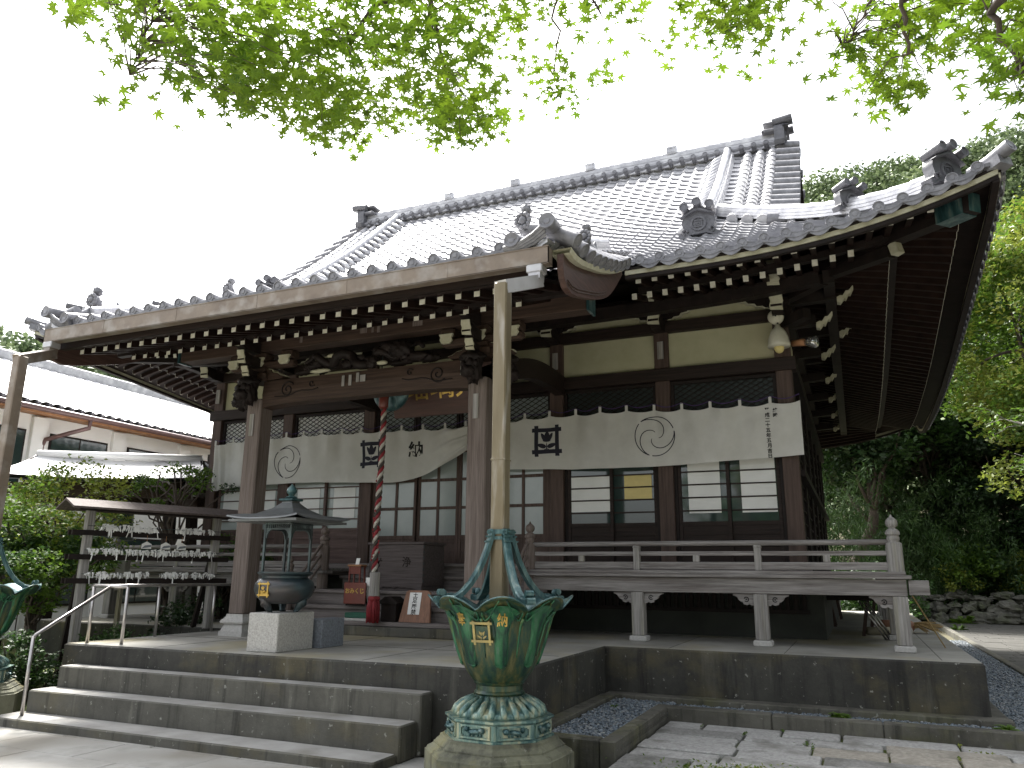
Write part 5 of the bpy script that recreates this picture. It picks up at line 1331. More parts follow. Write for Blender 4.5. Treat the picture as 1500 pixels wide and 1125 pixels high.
for k in range(4):
    b = MB(); a = k*math.pi/2; ca, sa = math.cos(a), math.sin(a)
    f = lambda p, q, d: (cc[0]+p*ca-(-.24-d)*(-sa)*-1*0-(p*0)+( .24+d)*sa, cc[1]+p*sa-(.24+d)*ca, q)
    arch = [(-.222, 2.42), (-.222, 2.18), (-.20, 2.18), (-.195, 2.23), (-.17, 2.275), (-.12, 2.30), (.12, 2.30), (.17, 2.275), (.195, 2.23), (.20, 2.18), (.222, 2.18), (.222, 2.42), (.2, 2.42), (.2, 2.37), (-.2, 2.37), (-.2, 2.42)]
    b.prism([(-.222, 2.30), (.222, 2.30), (.222, 2.325), (-.222, 2.325)], f, -.012, .012); b.prism([(-.222, 2.375), (.222, 2.375), (.222, 2.40), (-.222, 2.40)], f, -.012, .012)
    b.prism([(-.222, 2.18), (-.203, 2.18), (-.195, 2.235), (-.165, 2.275), (-.12, 2.30), (-.222, 2.30)], f, -.01, .01); b.prism([(.222, 2.18), (.203, 2.18), (.195, 2.235), (.165, 2.275), (.12, 2.30), (.222, 2.30)][::-1], f, -.01, .01)
    for i in range(11): x_ = -.18+.036*i; b.prism([(x_-.006, 2.325), (x_+.006, 2.325), (x_+.006, 2.375), (x_-.006, 2.375)], f, -.008, .008)
    b.build('canopy_frieze', 'iron', t)
b = MB(); V = []; n = 12; Fc = []
hh = .66
for k, (r_, z_) in enumerate(((hh, 2.435), (hh*.98, 2.455), (hh*.8, 2.475), (hh*.55, 2.53), (hh*.30, 2.615), (.10, 2.70), (.09, 2.73))):
    for i in range(4*n):
        s_, u = divmod(i, n); u = u/n*2-1; lift = .045*abs(u)**3*(1 if k < 3 else 0); p = [(u, -1), (1, u), (-u, 1), (-1, -u)][s_]; V.append((cc[0]+p[0]*r_, cc[1]+p[1]*r_, z_+lift))
m_ = 4*n
for k in range(6):
    for i in range(m_): Fc.append((k*m_+i, k*m_+(i+1) % m_, (k+1)*m_+(i+1) % m_, (k+1)*m_+i))
Fc += [tuple(range(6*m_, 7*m_))]
b.add(V, Fc); V2 = [(cc[0]+p[0]*.64, cc[1]+p[1]*.64, 2.41) for p in ((-1, -1), (1, -1), (1, 1), (-1, 1))]; b.box(cc[0]-.62, cc[0]+.62, cc[1]-.62, cc[1]+.62, 2.405, 2.44); b.build('canopy_roof', 'iron_roof', t)
b = MB(); b.bevbox(cc[0]-.13, cc[0]+.13, cc[1]-.13, cc[1]+.13, 2.732, 2.765, .006); b.lathe([(.07, 2.765), (.10, 2.78), (.07, 2.80), (.04, 2.81), (.05, 2.83), (.075, 2.86), (.08, 2.89), (.06, 2.93), (.025, 2.965), (.004, 2.99)], cc, 16); b.build('finial', 'bronze_teal', t, 'auto')
for k in range(4): b = None
for o_ in t.children:
    nm = o_.name.split('.')[0]; z0 = ORG[o_.name].z; ks = .80 if nm.startswith('canopy') or nm == 'finial' else .90
    ox, oy = ORG[o_.name].x-cc[0], ORG[o_.name].y-cc[1]
    for v_ in o_.data.vertices:
        zz = v_.co.z+z0; v_.co.x = (v_.co.x+ox)*ks-ox; v_.co.y = (v_.co.y+oy)*ks-oy
        if ks < .85 and zz > 1.70: v_.co.z = 1.70+(zz-1.70)*.83-z0
# gold crest on the bowl
d = Vector((-.05, -1, 0)).normalized(); sx = Vector((-d.y, d.x, 0)); c0 = Vector((cc[0], cc[1], 1.50))+d*.353
b = MB(); f = lambda p, q, dd: c0+sx*p+Vector((0, 0, q))+d*(dd-.01-.25*abs(q)**1.5-.9*p*p)
b.prism([(-.068, -.075), (.068, -.075), (.075, .075), (-.075, .075)], f, 0, .012); crest(b, lambda p, q, t_: f(p, q, t_+.016), .16); b.build('crest', 'gold', t)
# small finial post seen behind
# ------------------------------------------------------------------ lotus rain basins
def basin(cx, cy, label):
    t = thing('rain_basin', (cx, cy, 0), label, 'basin', )
    c = (cx, cy, 0); th0 = R(-41.4)
    PR = [(.235, .79), (.265, .81), (.33, .88), (.385, .97), (.42, 1.05), (.455, 1.14), (.49, 1.23), (.52, 1.31), (.565, 1.375), (.63, 1.43), (.70, 1.455), (.745, 1.465)]
    n = 128; b = MB(); V = []; Fc = []
    def shape(r, z, a, k):
        tt = max(0, (z-.85)/.62); lob = abs(math.cos(4*(a-th0)+math.pi/2)) ; pk = lob**.8
        rr_ = r*(1-.10*(1-pk)*tt-.035*(1-pk)); zz = z+(.12*pk-.07)*max(0, tt-.40)/.6 if tt > .40 else z
        return rr_, zz
    rings = []
    for k, (r, z) in enumerate(PR): rings.append([shape(r, z, 2*math.pi*i/n, k) for i in range(n)])
    inner = [(.70, 1.445), (.60, 1.425), (.52, 1.34), (.42, 1.15), (.3, .95), (.05, .92)]
    rings.append([(rr_-.004, zz+.012) for rr_, zz in rings[-1]])
    for (r, z) in inner: rings.append([(lambda q: (q[0], q[1]+.010))(shape(r, z, 2*math.pi*i/n, 0)) for i in range(n)])
    for ring in rings:
        for i, (rr_, zz) in enumerate(ring): a = 2*math.pi*i/n; V.append((cx+rr_*math.cos(a), cy+rr_*math.sin(a), zz))
    for k in range(len(rings)-1):
        for i in range(n): Fc.append((k*n+i, k*n+(i+1) % n, (k+1)*n+(i+1) % n, (k+1)*n+i))
    b.add(V, Fc); no = len(PR)
    # rim faces and inside use the paler bronze
    b.m = [1 if (fi//n) >= no-1 else 0 for fi in range(len(b.f))]
    b.build('lotus_bowl', ['bronze_olive', 'bronze_teal'], t, True)
    def rprof(z):
        for (r0, z0), (r1, z1) in zip(PR, PR[1:]):
            if z <= z1: return r0+(r1-r0)*(z-z0)/(z1-z0)
        return PR[-1][0]
    for k in range(8):
        a0 = th0+math.pi/8+k*math.pi/4
        # raised tongue shaped petal with a rolled edge
        b = MB(); V = []; Fc = []; nz, na = 22, 12
        def wid(q): # half angle along height
            if q < .12: return R(8.5)*math.sqrt(max(0, 1-((.12-q)/.12)**2))
            if q < .55: return R(8.5)-R(1.2)*(q-.12)/.43
            return R(7.3)+R(10)*((q-.55)/.45)**1.6
        for j in range(nz+1):
            q = j/nz; z = .93+.475*q
            for i in range(na+1):
                u = i/na*2-1; a = a0+u*wid(q); rr_, zz = shape(rprof(z), z, a, 0); e = .020*(1-abs(u)**5)+(.008 if .78 < abs(u) < .98 else 0); V.append((cx+(rr_+e)*math.cos(a), cy+(rr_+e)*math.sin(a), zz))
        for j in range(nz):
            for i in range(na): o_ = j*(na+1)+i; Fc.append((o_, o_+1, o_+na+2, o_+na+1))
        b.add(V, Fc)
        for e_ in (0, na): b.tube([Vector(V[j*(na+1)+e_]) for j in range(1, nz+1)], .0065, 6)
        b.tube([Vector(V[(1 if 0 < i < na else 1)*(na+1)+i]) for i in range(na+1)], .0065, 6)
        b.build('petal', 'bronze_bright' if k in (0, 6, 7) else 'bronze_green', t, True)
        # rolled shoulder curl between petals
        b = MB(); pts = []
        for j in range(10):
            q = j/9; a = a0+math.pi/8; z = 1.02+.38*q; rr_, zz = shape(rprof(z), z, a, 0); pts.append((cx+(rr_+.004)*math.cos(a), cy+(rr_+.004)*math.sin(a), zz))
        b.tube(pts, [.006+.012*j/9 for j in range(10)], 8); b.build('rib', 'bronze_green', t, True)
        for sgn in (-1, 1):
            b = MB(); pts = []
            for j in range(16):
                q = j/15; a = a0+sgn*(R(3)+R(17)*math.sin(q*math.pi*.55)); z = 1.445-.10*math.sin(q*math.pi)-.02*q; rr_, zz = shape(rprof(z), z, a, 0); pts.append((cx+(rr_+.012)*math.cos(a), cy+(rr_+.012)*math.sin(a), zz))
            b.tube(pts, .009, 6); b.build('petal_fold', 'bronze_green', t, True)
    # neck, lotus foot
    b = MB(); b.lathe([(.20, .655), (.245, .66), (.255, .675), (.245, .69), (.235, .70), (.232, .745), (.25, .755), (.258, .77), (.25, .785), (.20, .79)], c, 48); b.build('neck', 'bronze_olive', t, 'auto')
    b = MB()
    def lot(r, z, a):
        k = abs(math.cos(12*a/1)); tt = (.66-z)/.2; return r*(1+.04*k*tt), z+.0
    b.lathe([(.43, .47), (.445, .485), (.44, .52), (.405, .55), (.35, .575), (.29, .60), (.25, .635), (.235, .66)], c, 144, fn=lot)
    for i in range(24):
        a = 2*math.pi*i/24; d = Vector((math.cos(a), math.sin(a), 0)); c0 = Vector(c)
        b.tube([c0+d*.25+Vector((0, 0, .645)), c0+d*.30+Vector((0, 0, .615)), c0+d*.37+Vector((0, 0, .585)), c0+d*.43+Vector((0, 0, .54)), c0+d*.452+Vector((0, 0, .49))], [.018, .026, .032, .036, .03], 8)
    b.build('lotus_foot', 'bronze_pale', t, True)
    # octagonal drum with framed lion reliefs
    ro = R(-71.4); o8 = lambda r: r/math.cos(math.pi/8)
    b = MB(); b.lathe([(o8(.50), .255), (o8(.50), .275), (o8(.475), .285), (o8(.475), .435), (o8(.495), .445), (o8(.50), .455), (o8(.50), .475), (o8(.42), .478)], c, 8, rot=ro); b.build('drum', 'bronze_pale', t)
    for k in range(8):
        a = ro+R(22.5)+k*math.pi/4; d = Vector((math.cos(a), math.sin(a), 0)); s_ = Vector((-d.y, d.x, 0)); c0 = Vector(c)+d*.476
        f = lambda p, q, dd: c0+s_*p+Vector((0, 0, q))+d*dd
        fr = MB(); W2 = .165
        for (x0, x1, z0, z1) in ((-W2, W2, .29, .31), (-W2, W2, .41, .43), (-W2, -W2+.02, .312, .408), (W2-.02, W2, .312, .408)): fr.prism([(x0, z0), (x1, z0), (x1, z1), (x0, z1)], f, 0, .014)
        for (q1, q2) in ((-1, -1), (1, -1), (1, 1), (-1, 1)): fr.tube([f(q1*(W2-.03), .36+q2*.042, .004), f(q1*(W2-.02), .36+q2*.04, .012)], .012, 6)
        fr.build('panel_frame', 'bronze_pale', t)
        rl_ = MB(); g_ = 1 if k % 2 else -1
        rl_.lump(f(0, .36, .006), .07 if abs(s_.x) > .5 else .03, .03 if abs(s_.x) > .5 else .07, .026, k, .35, 3, 12); rl_.lump(f(g_*.075, .375, .012), .032, .032, .03, k+9, .4, 4, 10); rl_.lump(f(-g_*.085, .385, .008), .022, .022, .028, k+3, .4, 4, 8)
        for q in (-.055, -.02, .03, .06): rl_.tube([f(q, .35, .008), f(q+.008, .317, .008)], [.013, .010], 6)
        rl_.build('lion_relief', 'bronze_teal', t, True)
    b = MB(); b.lathe([(o8(.60), .0), (o8(.68), .0), (o8(.68), .115), (o8(.665), .12), (o8(.655), .14), (o8(.63), .15), (o8(.60), .165), (o8(.60), .18), (o8(.585), .185), (o8(.57), .205), (o8(.545), .225), (o8(.54), .25), (o8(.52), .255)], c, 8, rot=ro); b.build('stepped_base', 'step_lichen', t)
    ZM = [(-.1, -.1), (0, 0), (.115, .25), (.165, .30), (.205, .335), (.255, .375), (.475, .54), (.55, .595), (.66, .70), (.77, .80), (.79, .81)]
    for o_ in t.children:
        if o_.name.split('.')[0] in ('neck', 'lotus_foot', 'drum', 'panel_frame', 'lion_relief', 'stepped_base'):
            z0 = ORG[o_.name].z
            for v_ in o_.data.vertices:
                zz = v_.co.z+z0
                for (z1, w1), (z2, w2) in zip(ZM, ZM[1:]):
                    if zz <= z2: v_.co.z = w1+(w2-w1)*(zz-z1)/(z2-z1)-z0; break
    # four curved arms clasping the pipe
    for k in range(4):
        a = th0+k*math.pi/2; d = Vector((math.cos(a), math.sin(a), 0)); s_ = Vector((-d.y, d.x, 0)); c0 = Vector(c)
        path = [(.70, 1.49), (.60, 1.48), (.50, 1.50), (.42, 1.545), (.34, 1.62), (.27, 1.71), (.21, 1.81), (.165, 1.91), (.13, 2.0), (.105, 2.09)]
        b = MB(); V = []; Fc = []
        for i, (r, z) in enumerate(path):
            q = path[min(i+1, len(path)-1)]; p_ = path[max(i-1, 0)]; tx = Vector((q[0]-p_[0], q[1]-p_[1])).normalized(); nn_ = Vector((-tx.y, tx.x))
            for (wd, hh_) in ((-.042, -.026), (.042, -.026), (.042, .012), (.028, .024), (-.028, .024), (-.042, .012)): V.append(c0+d*(r+nn_.x*-hh_)+s_*wd+Vector((0, 0, z-nn_.y*hh_)))
        for i in range(len(path)-1):
            for kk in range(6): Fc.append((i*6+kk, i*6+(kk+1) % 6, (i+1)*6+(kk+1) % 6, (i+1)*6+kk))
        b.add(V, Fc)
        for (r, z, w_) in ((.115, 2.07, .04), (.125, 2.03, .042), (.14, 1.985, .044)): b.beam(c0+d*(r+.01)+s_*-w_+Vector((0, 0, z)), c0+d*(r+.01)+s_*w_+Vector((0, 0, z)), .05, .014)
        p0 = c0+d*.655+Vector((0, 0, 1.545)); b.tube([p0-s_*.04, p0+s_*.04], .028, 12); p0 = c0+d*.69+Vector((0, 0, 1.485)); b.tube([p0-s_*.042, p0+s_*.042], .03, 12); b.lump(c0+d*.62+Vector((0, 0, 1.53)), .03, .03, .04, 2, .2, 3, 8)
        b.build('arm', 'bronze_teal', t)
    b = MB()
    for (z0, z1, r_) in ((2.0, 2.03, .105), (2.05, 2.09, .11)):
        b.box(cx-r_, cx+r_, cy-r_, cy-.083, z0, z1); b.box(cx-r_, cx+r_, cy+.083, cy+r_, z0, z1); b.box(cx-r_, cx-.083, cy-.083, cy+.083, z0, z1); b.box(cx+.083, cx+r_, cy-.083, cy+.083, z0, z1)
    b.build('collar', 'bronze_teal', t)
    # gold characters and crest on the bowl
    def onb(a0, zc):
        def f(p, q, dd=0):
            z = zc+q; rr_, zz = shape(rprof(z), z, a0, 0); a = a0+p/rr_; rr_, zz = shape(rprof(z), z, a, 0); return (cx+(rr_+.034+dd)*math.cos(a), cy+(rr_+.034+dd)*math.sin(a), zz)
        return f
    aC = th0-math.pi/8     # petal facing the camera
    for ch, a_ in (('納', aC), ('奉', aC-math.pi/4)):
        b = MB(); add_text(b, ch, .10, onb(a_, 1.305), 0, .002); b.build('gold_lettering', 'gold', t)
    b = MB(); f0 = onb(aC-math.pi/8, 1.22); f = lambda p, q, dd: f0(p, q, dd-.012); b.prism([(-.055, -.06), (.055, -.06), (.055, .06), (-.055, .06)], f, -.01, .006); crest(b, lambda p, q, dd: f(p, q, .010+dd*1.6), .17); b.m = [1 if k_ < 6 else 0 for k_ in range(len(b.f))]; b.build('crest', ['bronze_gold', 'bronze_olive'], t)
    return t
stain_mat('step_lichen', (.20, .20, .135), (.06, .062, .045), (.27, .23, .07))
mat('bronze_gold', (.40, .32, .12), (.26, .22, .10), 14, .45, .2, metal=.5)
BA = basin(-2.935, 6.50, 'green lotus shaped bronze rain basin on an octagonal foot, in the centre foreground')
BA.scale = (.87, .87, 1)
BB = copy_tree(BA, (-7.08, 0, 0), 'dark green lotus rain basin cut off by the left edge of the picture')
BA['group'] = BB['group'] = 'lotus rain basins under the downpipes'
# ------------------------------------------------------------------ steel handrail
t = thing('handrail', (-9.0, 7.6, 0), 'stainless steel handrail beside the steps and along the terrace edge', 'handrail')
def rail(pts, name='rail', r=.021): b = MB(); b.tube(pts, r, 12); b.build(name, 'steel', t, True)
rail([(-9.12, 7.36, 1.50), (-9.20, 8.5, 1.50), (-9.24, 9.61, 1.50), (-9.26, 10.6, 1.50)])
rail([(-9.12, 7.36, 1.50), (-8.56, 7.40, 1.50)]); rail([(-8.84, 7.38, 1.50), (-8.86, 6.45, .96), (-8.86, 6.43, .93)]); 
for x, y, z0, z1 in ((-9.12, 7.36, PZ, 1.50), (-8.56, 7.40, PZ, 1.50), (-9.20, 8.5, PZ, 1.49), (-9.24, 9.61, PZ, 1.49), (-8.86, 6.43, .09, .95)): rail([(x, y, z0), (x, y, z1)], 'upright')
# ------------------------------------------------------------------ lamps at the corner
t = thing('round_speaker', (-.80, 12.2, 5.5), 'small round white fitting at the top of the corner post', 'fitting')
b = MB(); b.lathe([(.001, -.07), (.03, -.075), (.035, -.06), (.10, -.05), (.125, -.02), (.12, .02), (.10, .04), (.001, .05)], (-.83, 12.22, 5.66), 24, axis='y'); b.build('dome', 'enamel', t, True)
b = MB(); b.lathe([(.001, -.085), (.012, -.085), (.014, -.076), (.001, -.075)], (-.83, 12.22, 5.66), 10, axis='y'); b.build('screw', 'black_ink', t)
t = thing('bell_lamp', (-.80, 12.15, 5.1), 'cream bell shaped outdoor lamp hanging on the corner post', 'lamp')
b = MB(); b.lathe([(.165, 5.14), (.17, 5.16), (.165, 5.20), (.15, 5.28), (.12, 5.37), (.08, 5.43), (.045, 5.46), (.035, 5.50), (.02, 5.505), (.001, 5.505)], (-.81, 12.12, 0), 28); b.build('shade', 'enamel', t, True)
b = MB(); b.lump((-.81, 12.12, 5.13), .075, .075, .09, 1, 0, 1, 12); b.build('bulb', 'paper_yellow', t, True)
b = MB(); b.tube([(-.81, 12.12, 5.50), (-.81, 12.2, 5.56), (-.81, 12.36, 5.5)], .014, 8); b.build('bracket', 'iron', t)
t = thing('spot_lamp', (-.45, 12.2, 5.1), 'silver reflector spotlight on a bracket beside the bell lamp', 'lamp')
b = MB(); b.tube([(-.62, 12.28, 5.22), (-.48, 12.20, 5.20), (-.42, 12.16, 5.18)], [.05, .055, .05], 14); b.build('socket', 'orange_wood', t, True)
b = MB(); b.tube([(-.44, 12.17, 5.185), (-.36, 12.12, 5.17), (-.28, 12.07, 5.15), (-.26, 12.06, 5.147)], [.04, .075, .095, .07], 16); b.build('reflector', 'lamp_glass', t, True)
b = MB(); b.tube([(-.79, 12.36, 5.2), (-.62, 12.30, 5.21)], .015, 8); b.build('bracket', 'iron', t)
# ------------------------------------------------------------------ things stored under the veranda
t = thing('straw_bundle', (.7, 15.3, PZ), 'rolled bundle of straw and cloth lying on the terrace behind the corner post', 'bundle')
b = MB(); b.tube([(.25, 14.9, .93), (.55, 15.0, .92), (.75, 15.1, .91)], [.08, .10, .09], 12); b.build('roll', 'sign_wood', t, True)
b = MB(); rr = random.Random(2)
for i in range(50): p = Vector((.72, 15.1, .91)); q = p+Vector((rr.uniform(.2, .5), rr.uniform(-.25, .2), rr.uniform(-.1, .08))); b.tube([p+Vector((0, rr.uniform(-.05, .05), rr.uniform(-.05, .05))), p.lerp(q, .5)+Vector((0, 0, .04)), q], .006, 4)
b.build('straw', 'straw', t)
b = MB(); b.tube([(.05, 14.2, .87), (.7, 14.55, .87)], .06, 12); b.build('mat_roll', 'concrete_top', None, True, label='grey rolled mat lying behind the corner post of the veranda', category='mat')
t = thing('trestle', (-.35, 14.2, PZ), 'dark wooden trestle table stored under the veranda', 'table')
b = MB(); b.bevbox(-.8, .2, 13.9, 14.5, 1.34, 1.40, .006); b.build('table_top', 'wood_dark', t)
for x, y, q in ((-.7, 13.98, .08), (.1, 13.98, -.1), (-.7, 14.42, .08), (.1, 14.42, -.1)):
    b = MB(); b.beam((x+q, y, PZ), (x, y, 1.34), .05, .05); b.build('leg', 'wood_red', t)
t = thing('folded_ladder', (.2, 13.5, PZ), 'folded aluminium poles leaning under the veranda corner', 'poles')
for k in range(3): b = MB(); b.tube([(.30+.05*k, 13.3, PZ), (-.02+.05*k, 13.3, 1.35)], .016, 8); b.build('pole', 'steel', t, True)
TR = [o for o in bpy.data.objects if o.name == 'trestle'][0]
copy_tree(TR, (.15, 2.3, 0), 'second dark trestle table stored further back under the side veranda'); copy_tree(TR, (.2, 5.2, 0), 'third dark trestle table, the farthest one under the side veranda')
# thin cane leaning at the corner
b = MB(); b.tube([(.62, 11.5, 1.47), (.98, 12.2, .802)], .009, 6); b.build('cane', 'straw', None, label='thin brown cane leaning down from the veranda beam end', category='cane')
# ------------------------------------------------------------------ fortune paper rack
t = thing('fortune_rack', (-10.1, 9.2, 0), 'wooden rack with a little plank roof and three rails for tied fortune papers', 'rack')
A = Vector((-10.42, 8.12, 0)); B = Vector((-9.78, 10.22, 0)); dr = (B-A).normalized(); sr = Vector((dr.y, -dr.x, 0))
for p, pz in ((A+dr*.05, 0), (B-dr*.12, PZ)):
    for s_ in (-.0,):
        b = MB(); b.bevbox(-.055, .055, -.06, .06, pz, 2.62, .008); b.v = [tuple(p+dr*v[0]+sr*v[1]+Vector((0, 0, v[2]))) for v in b.v]; b.build('post', 'wood_grey_z', t)
    b = MB(); b.beam(p-sr*.45+Vector((0, 0, pz)), p-sr*.05+Vector((0, 0, 2.0)), .07, .07); b.build('brace', 'wood_dark', t)
for z in (2.24, 1.89, 1.55):
    b = MB(); b.beam(A-dr*.2+sr*.07+Vector((0, 0, z)), B+dr*.1+sr*.07+Vector((0, 0, z)), .04, .075); b.beam(A-dr*.2-sr*.07+Vector((0, 0, z)), B+dr*.1-sr*.07+Vector((0, 0, z)), .04, .075); b.build('rail', 'wood_dark', t)
    b = MB(); b.tube([A+sr*.09+Vector((0, 0, z+.1)), B+sr*.09+Vector((0, 0, z+.1))], .005, 5); b.build('wire', 'iron', t)
b = MB()
for s_, x in ((-1, 0), (1, 0)):
    V = []
    for (l, w_, z) in ((-.32, 0, 2.73), (2.45, 0, 2.73), (2.45, .34, 2.60), (-.32, .34, 2.60)): V.append(A+dr*l+sr*w_*s_+Vector((0, 0, z)))
    V += [v-Vector((0, 0, .03)) for v in V]; b.add(V, [(0, 1, 2, 3), (7, 6, 5, 4), (0, 4, 5, 1), (1, 5, 6, 2), (2, 6, 7, 3), (3, 7, 4, 0)])
b.build('roof', 'wood_weathered', t); b = MB(); b.beam(A+dr*-.1+Vector((0, 0, 2.62)), B+Vector((0, 0, 2.62)), .09, .1); b.beam(A+dr*-.2+sr*.24+Vector((0, 0, 2.585)), B+sr*.24+Vector((0, 0, 2.585)), .04, .07); b.build('ridge_beam', 'wood_dark', t)
rr = random.Random(11); b = MB()
for z, segs in ((2.24, ((.15, 1.0), (1.35, 2.0))), (1.89, ((.05, 1.05), (1.08, 2.05))), (1.55, ((.05, .98), (1.15, 2.05)))):
    for (l0, l1) in segs:
        for i in range(int((l1-l0)*95)):
            l = rr.uniform(l0, l1); p = A+dr*l+sr*(.09+rr.uniform(-.012, .022))+Vector((0, 0, z+.11+rr.uniform(-.02, .015)))
            q = p+dr*rr.gauss(0, .018)+sr*rr.uniform(-.01, .04)-Vector((0, 0, rr.uniform(.035, .085) if rr.random() < .95 else .16)); w_ = dr*rr.uniform(.006, .011)+sr*rr.uniform(-.006, .006)
            m_ = p.lerp(q, .5)+sr*rr.uniform(0, .02)
            b.add([p-w_, p+w_, m_+w_, m_-w_, q+w_, q-w_], [(0, 1, 2, 3), (3, 2, 4, 5)])
            if i % 3 == 0: b.add([p-dr*.022+Vector((0, 0, .01)), p+dr*.02+Vector((0, 0, .016)), p+dr*.018-Vector((0, 0, .006)), p-dr*.02-Vector((0, 0, .012))], [(0, 1, 2, 3)])
b.build('fortune_papers', 'paper', None, kind='stuff', label='hundreds of white fortune slips knotted along the three wires of the rack', category='papers')
for i, l in enumerate((.88, 1.18, 1.44)):
    t2 = thing('votive_tablet', tuple(A+dr*l+sr*.13+Vector((0, 0, 1.98))), ['left', 'middle', 'right'][i]+' one of three small painted votive tablets hanging on the rack', 'tablet')
    b = MB(); f = lambda p, q, d_: A+dr*(l+p)+sr*(.12+d_)+Vector((0, 0, 2.03+q)); b.prism([(-.075, 0), (.075, 0), (.075, .07), (0, .11), (-.075, .07)], f, 0, .008); b.build('board', 'paper', t2)
    b = MB(); b.prism([(-.07, .005), (.07, .03), (.07, .062), (-.03, .05)], f, .0085, .010); b.build('painting', 'granite_dark', t2)
    b = MB(); b.tube([f(0, .1, .004), f(0, .2, .0)], .004, 4); b.build('string', 'orange_wood', t2)
# meter box on a post by the rack
b = MB(); b.bevbox(-11.1, -10.9, 9.3, 9.42, 1.62, 1.90, .01); b.bevbox(-11.04, -10.97, 9.34, 9.40, 0, 1.62, .005); b.build('meter_box', 'concrete_top', None, label='pale grey metal box on a post behind the rack', category='box')
# ------------------------------------------------------------------ bell pavilion and bell
def rotp(cx, cy, ang): 
    ca, sa = math.cos(ang), math.sin(ang); return lambda x, y, z: (cx+x*ca-y*sa, cy+x*sa+y*ca, z)
t = thing('bell_pavilion', (-15.6, 12.85, 0), 'open wooden bell pavilion with a pale curved roof behind the rack', 'pavilion')
q = rotp(-15.6, 12.85, R(34)); b = MB()
def roofz(u): u = abs(u); return 4.20-.62*u**.8-.10*math.sin(u*3.14)
b.grid(lambda u, v: q((2*u-1)*(1.8+.55*abs(v*2-1)), (v*2-1)*1.9, roofz(v*2-1)+.10*abs(2*u-1)**2.5), 16, 18); b.grid(lambda u, v: q((2*u-1)*(1.8+.55*abs(v*2-1)), (1-v*2)*1.9, roofz(1-v*2)-.09+.10*abs(2*u-1)**2.5), 16, 18); b.build('roof', 'house_roof', t, True)
b = MB(); b.tube([q(-1.8, 0, 4.30), q(1.8, 0, 4.30)], .09, 10); b.build('ridge', 'house_roof', t, True)
for sx in (-1, 1):
    b = MB()
    for i in range(12):
        v0, v1 = i/12*2-1, (i+1)/12*2-1; b.beam(q(sx*(1.78+.55*abs(v0)), v0*1.88, roofz(v0)-.02), q(sx*(1.78+.55*abs(v1)), v1*1.88, roofz(v1)-.02), .06, .2)
    b.build('bargeboard', 'wood_dark', t)
for sx in (-1, 1):
    for sy in (-1, 1):
        b = MB(); b.beam(q(sx*1.6, sy*1.25, .0), q(sx*1.45, sy*1.1, 3.4), .2, .2); b.build('post', 'wood_dark', t)
for (p0, p1, z) in (((-1.9, -1.15), (1.9, -1.15), 3.38), ((-2.4, 1.15), (2.4, 1.15), 3.38), ((-1.5, -1.5), (-1.5, 1.5), 3.3), ((1.5, -1.5), (1.5, 1.5), 3.3), ((-2, 0), (2, 0), 3.62)):
    b = MB(); b.beam(q(*p0, z), q(*p1, z), .15, .26); b.build('beam', 'wood_porch', t)
b = MB(); b.prism([(-1.5, 3.45), (1.5, 3.45), (0, 4.05)], lambda p, r_, d: q(1.7+d, p, r_), -.03, .03); b.build('gable_panel', 'wood_dark', t)
t = thing('temple_bell', tuple(q(.1, 0, 2.6)), 'dark bronze temple bell hanging in the pavilion', 'bell')
bc = q(.1, 0, -.25); b = MB(); b.lathe([(.36, 2.62), (.38, 2.64), (.36, 2.72), (.33, 3.0), (.31, 3.3), (.27, 3.46), (.15, 3.55), (.06, 3.58), (.001, 3.58)], bc, 28); b.build('body', 'iron', t, True); b = MB(); b.tube([q(.0, 0, 3.32), q(.02, 0, 3.45), q(.1, 0, 3.53), q(.18, 0, 3.45), q(.2, 0, 3.32)], .035, 8); b.build('loop', 'iron', t, True)
# ------------------------------------------------------------------ white building on the left
t = thing('white_house', (-22, 17, 0), 'long white plastered building with pale tiled roof and dark windows on the left', 'building')
XW = -19.0
b = MB(); b.box(-27, XW, 2, 34, -.1, 5.55); b.build('wall', 'house_wall', t)
for i in range(13):
    y0 = 1.5+i*2.38
    f_ = MB(); f_.bevbox(XW+.002, XW+.12, y0-.55, y0-.13, 0, 5.5, .01); f_.build('pilaster', 'house_wall', t)
    for (z0, z1) in ((3.75, 5.15), (.8, 2.6)):
        w_ = MB(); w_.box(XW+.01, XW+.04, y0, y0+1.72, z0, z1); o_ = w_.build('window', 'wood_dark', t)
        for (ya, yb) in ((y0+.05, y0+.84), (y0+.88, y0+1.67)): g_ = MB(); g_.box(XW+.042, XW+.05, ya, yb, z0+.05, z1-.05); g_.build('pane', 'glass_dark', o_)
b = MB(); V = []; nx = 330
for j, (x, z) in enumerate(((-18.15, 5.72), (-19.5, 6.28), (-21.0, 6.95), (-22.6, 7.75))):
    for i in range(nx+1): y = 1.2+33.5*i/nx; V.append((x, y, z+.05*abs(math.sin(i*math.pi/3))))
b.add(V, [(j*(nx+1)+i, (j+1)*(nx+1)+i, (j+1)*(nx+1)+i+1, j*(nx+1)+i+1) for j in range(3) for i in range(nx)]); 
V = [(-22.6, 1.2, 7.75), (-22.6, 34.7, 7.75), (-27.6, 34.7, 5.72), (-27.6, 1.2, 5.72)]; b.add(V, [(0, 1, 2, 3)])
for i in range(112): y = 1.3+i*.3; b.tube([(-18.3, y, 5.74), (-18.12, y, 5.69)], .055, 8, 1)
b.build('roof', ['house_roof', 'tile_dark'], t)
b = MB(); b.bevbox(-22.75, -22.45, 1.0, 34.9, 7.72, 8.02, .04)
b.build('roof_ridge', 'tile', t)
b = MB(); b.box(-19.0, -18.2, 1.3, 34.6, 5.56, 5.60); b.build('soffit', 'orange_wood', t)
b = MB(); b.box(-18.22, -18.16, 1.3, 34.6, 5.46, 5.62); b.build('fascia', 'orange_wood', t)
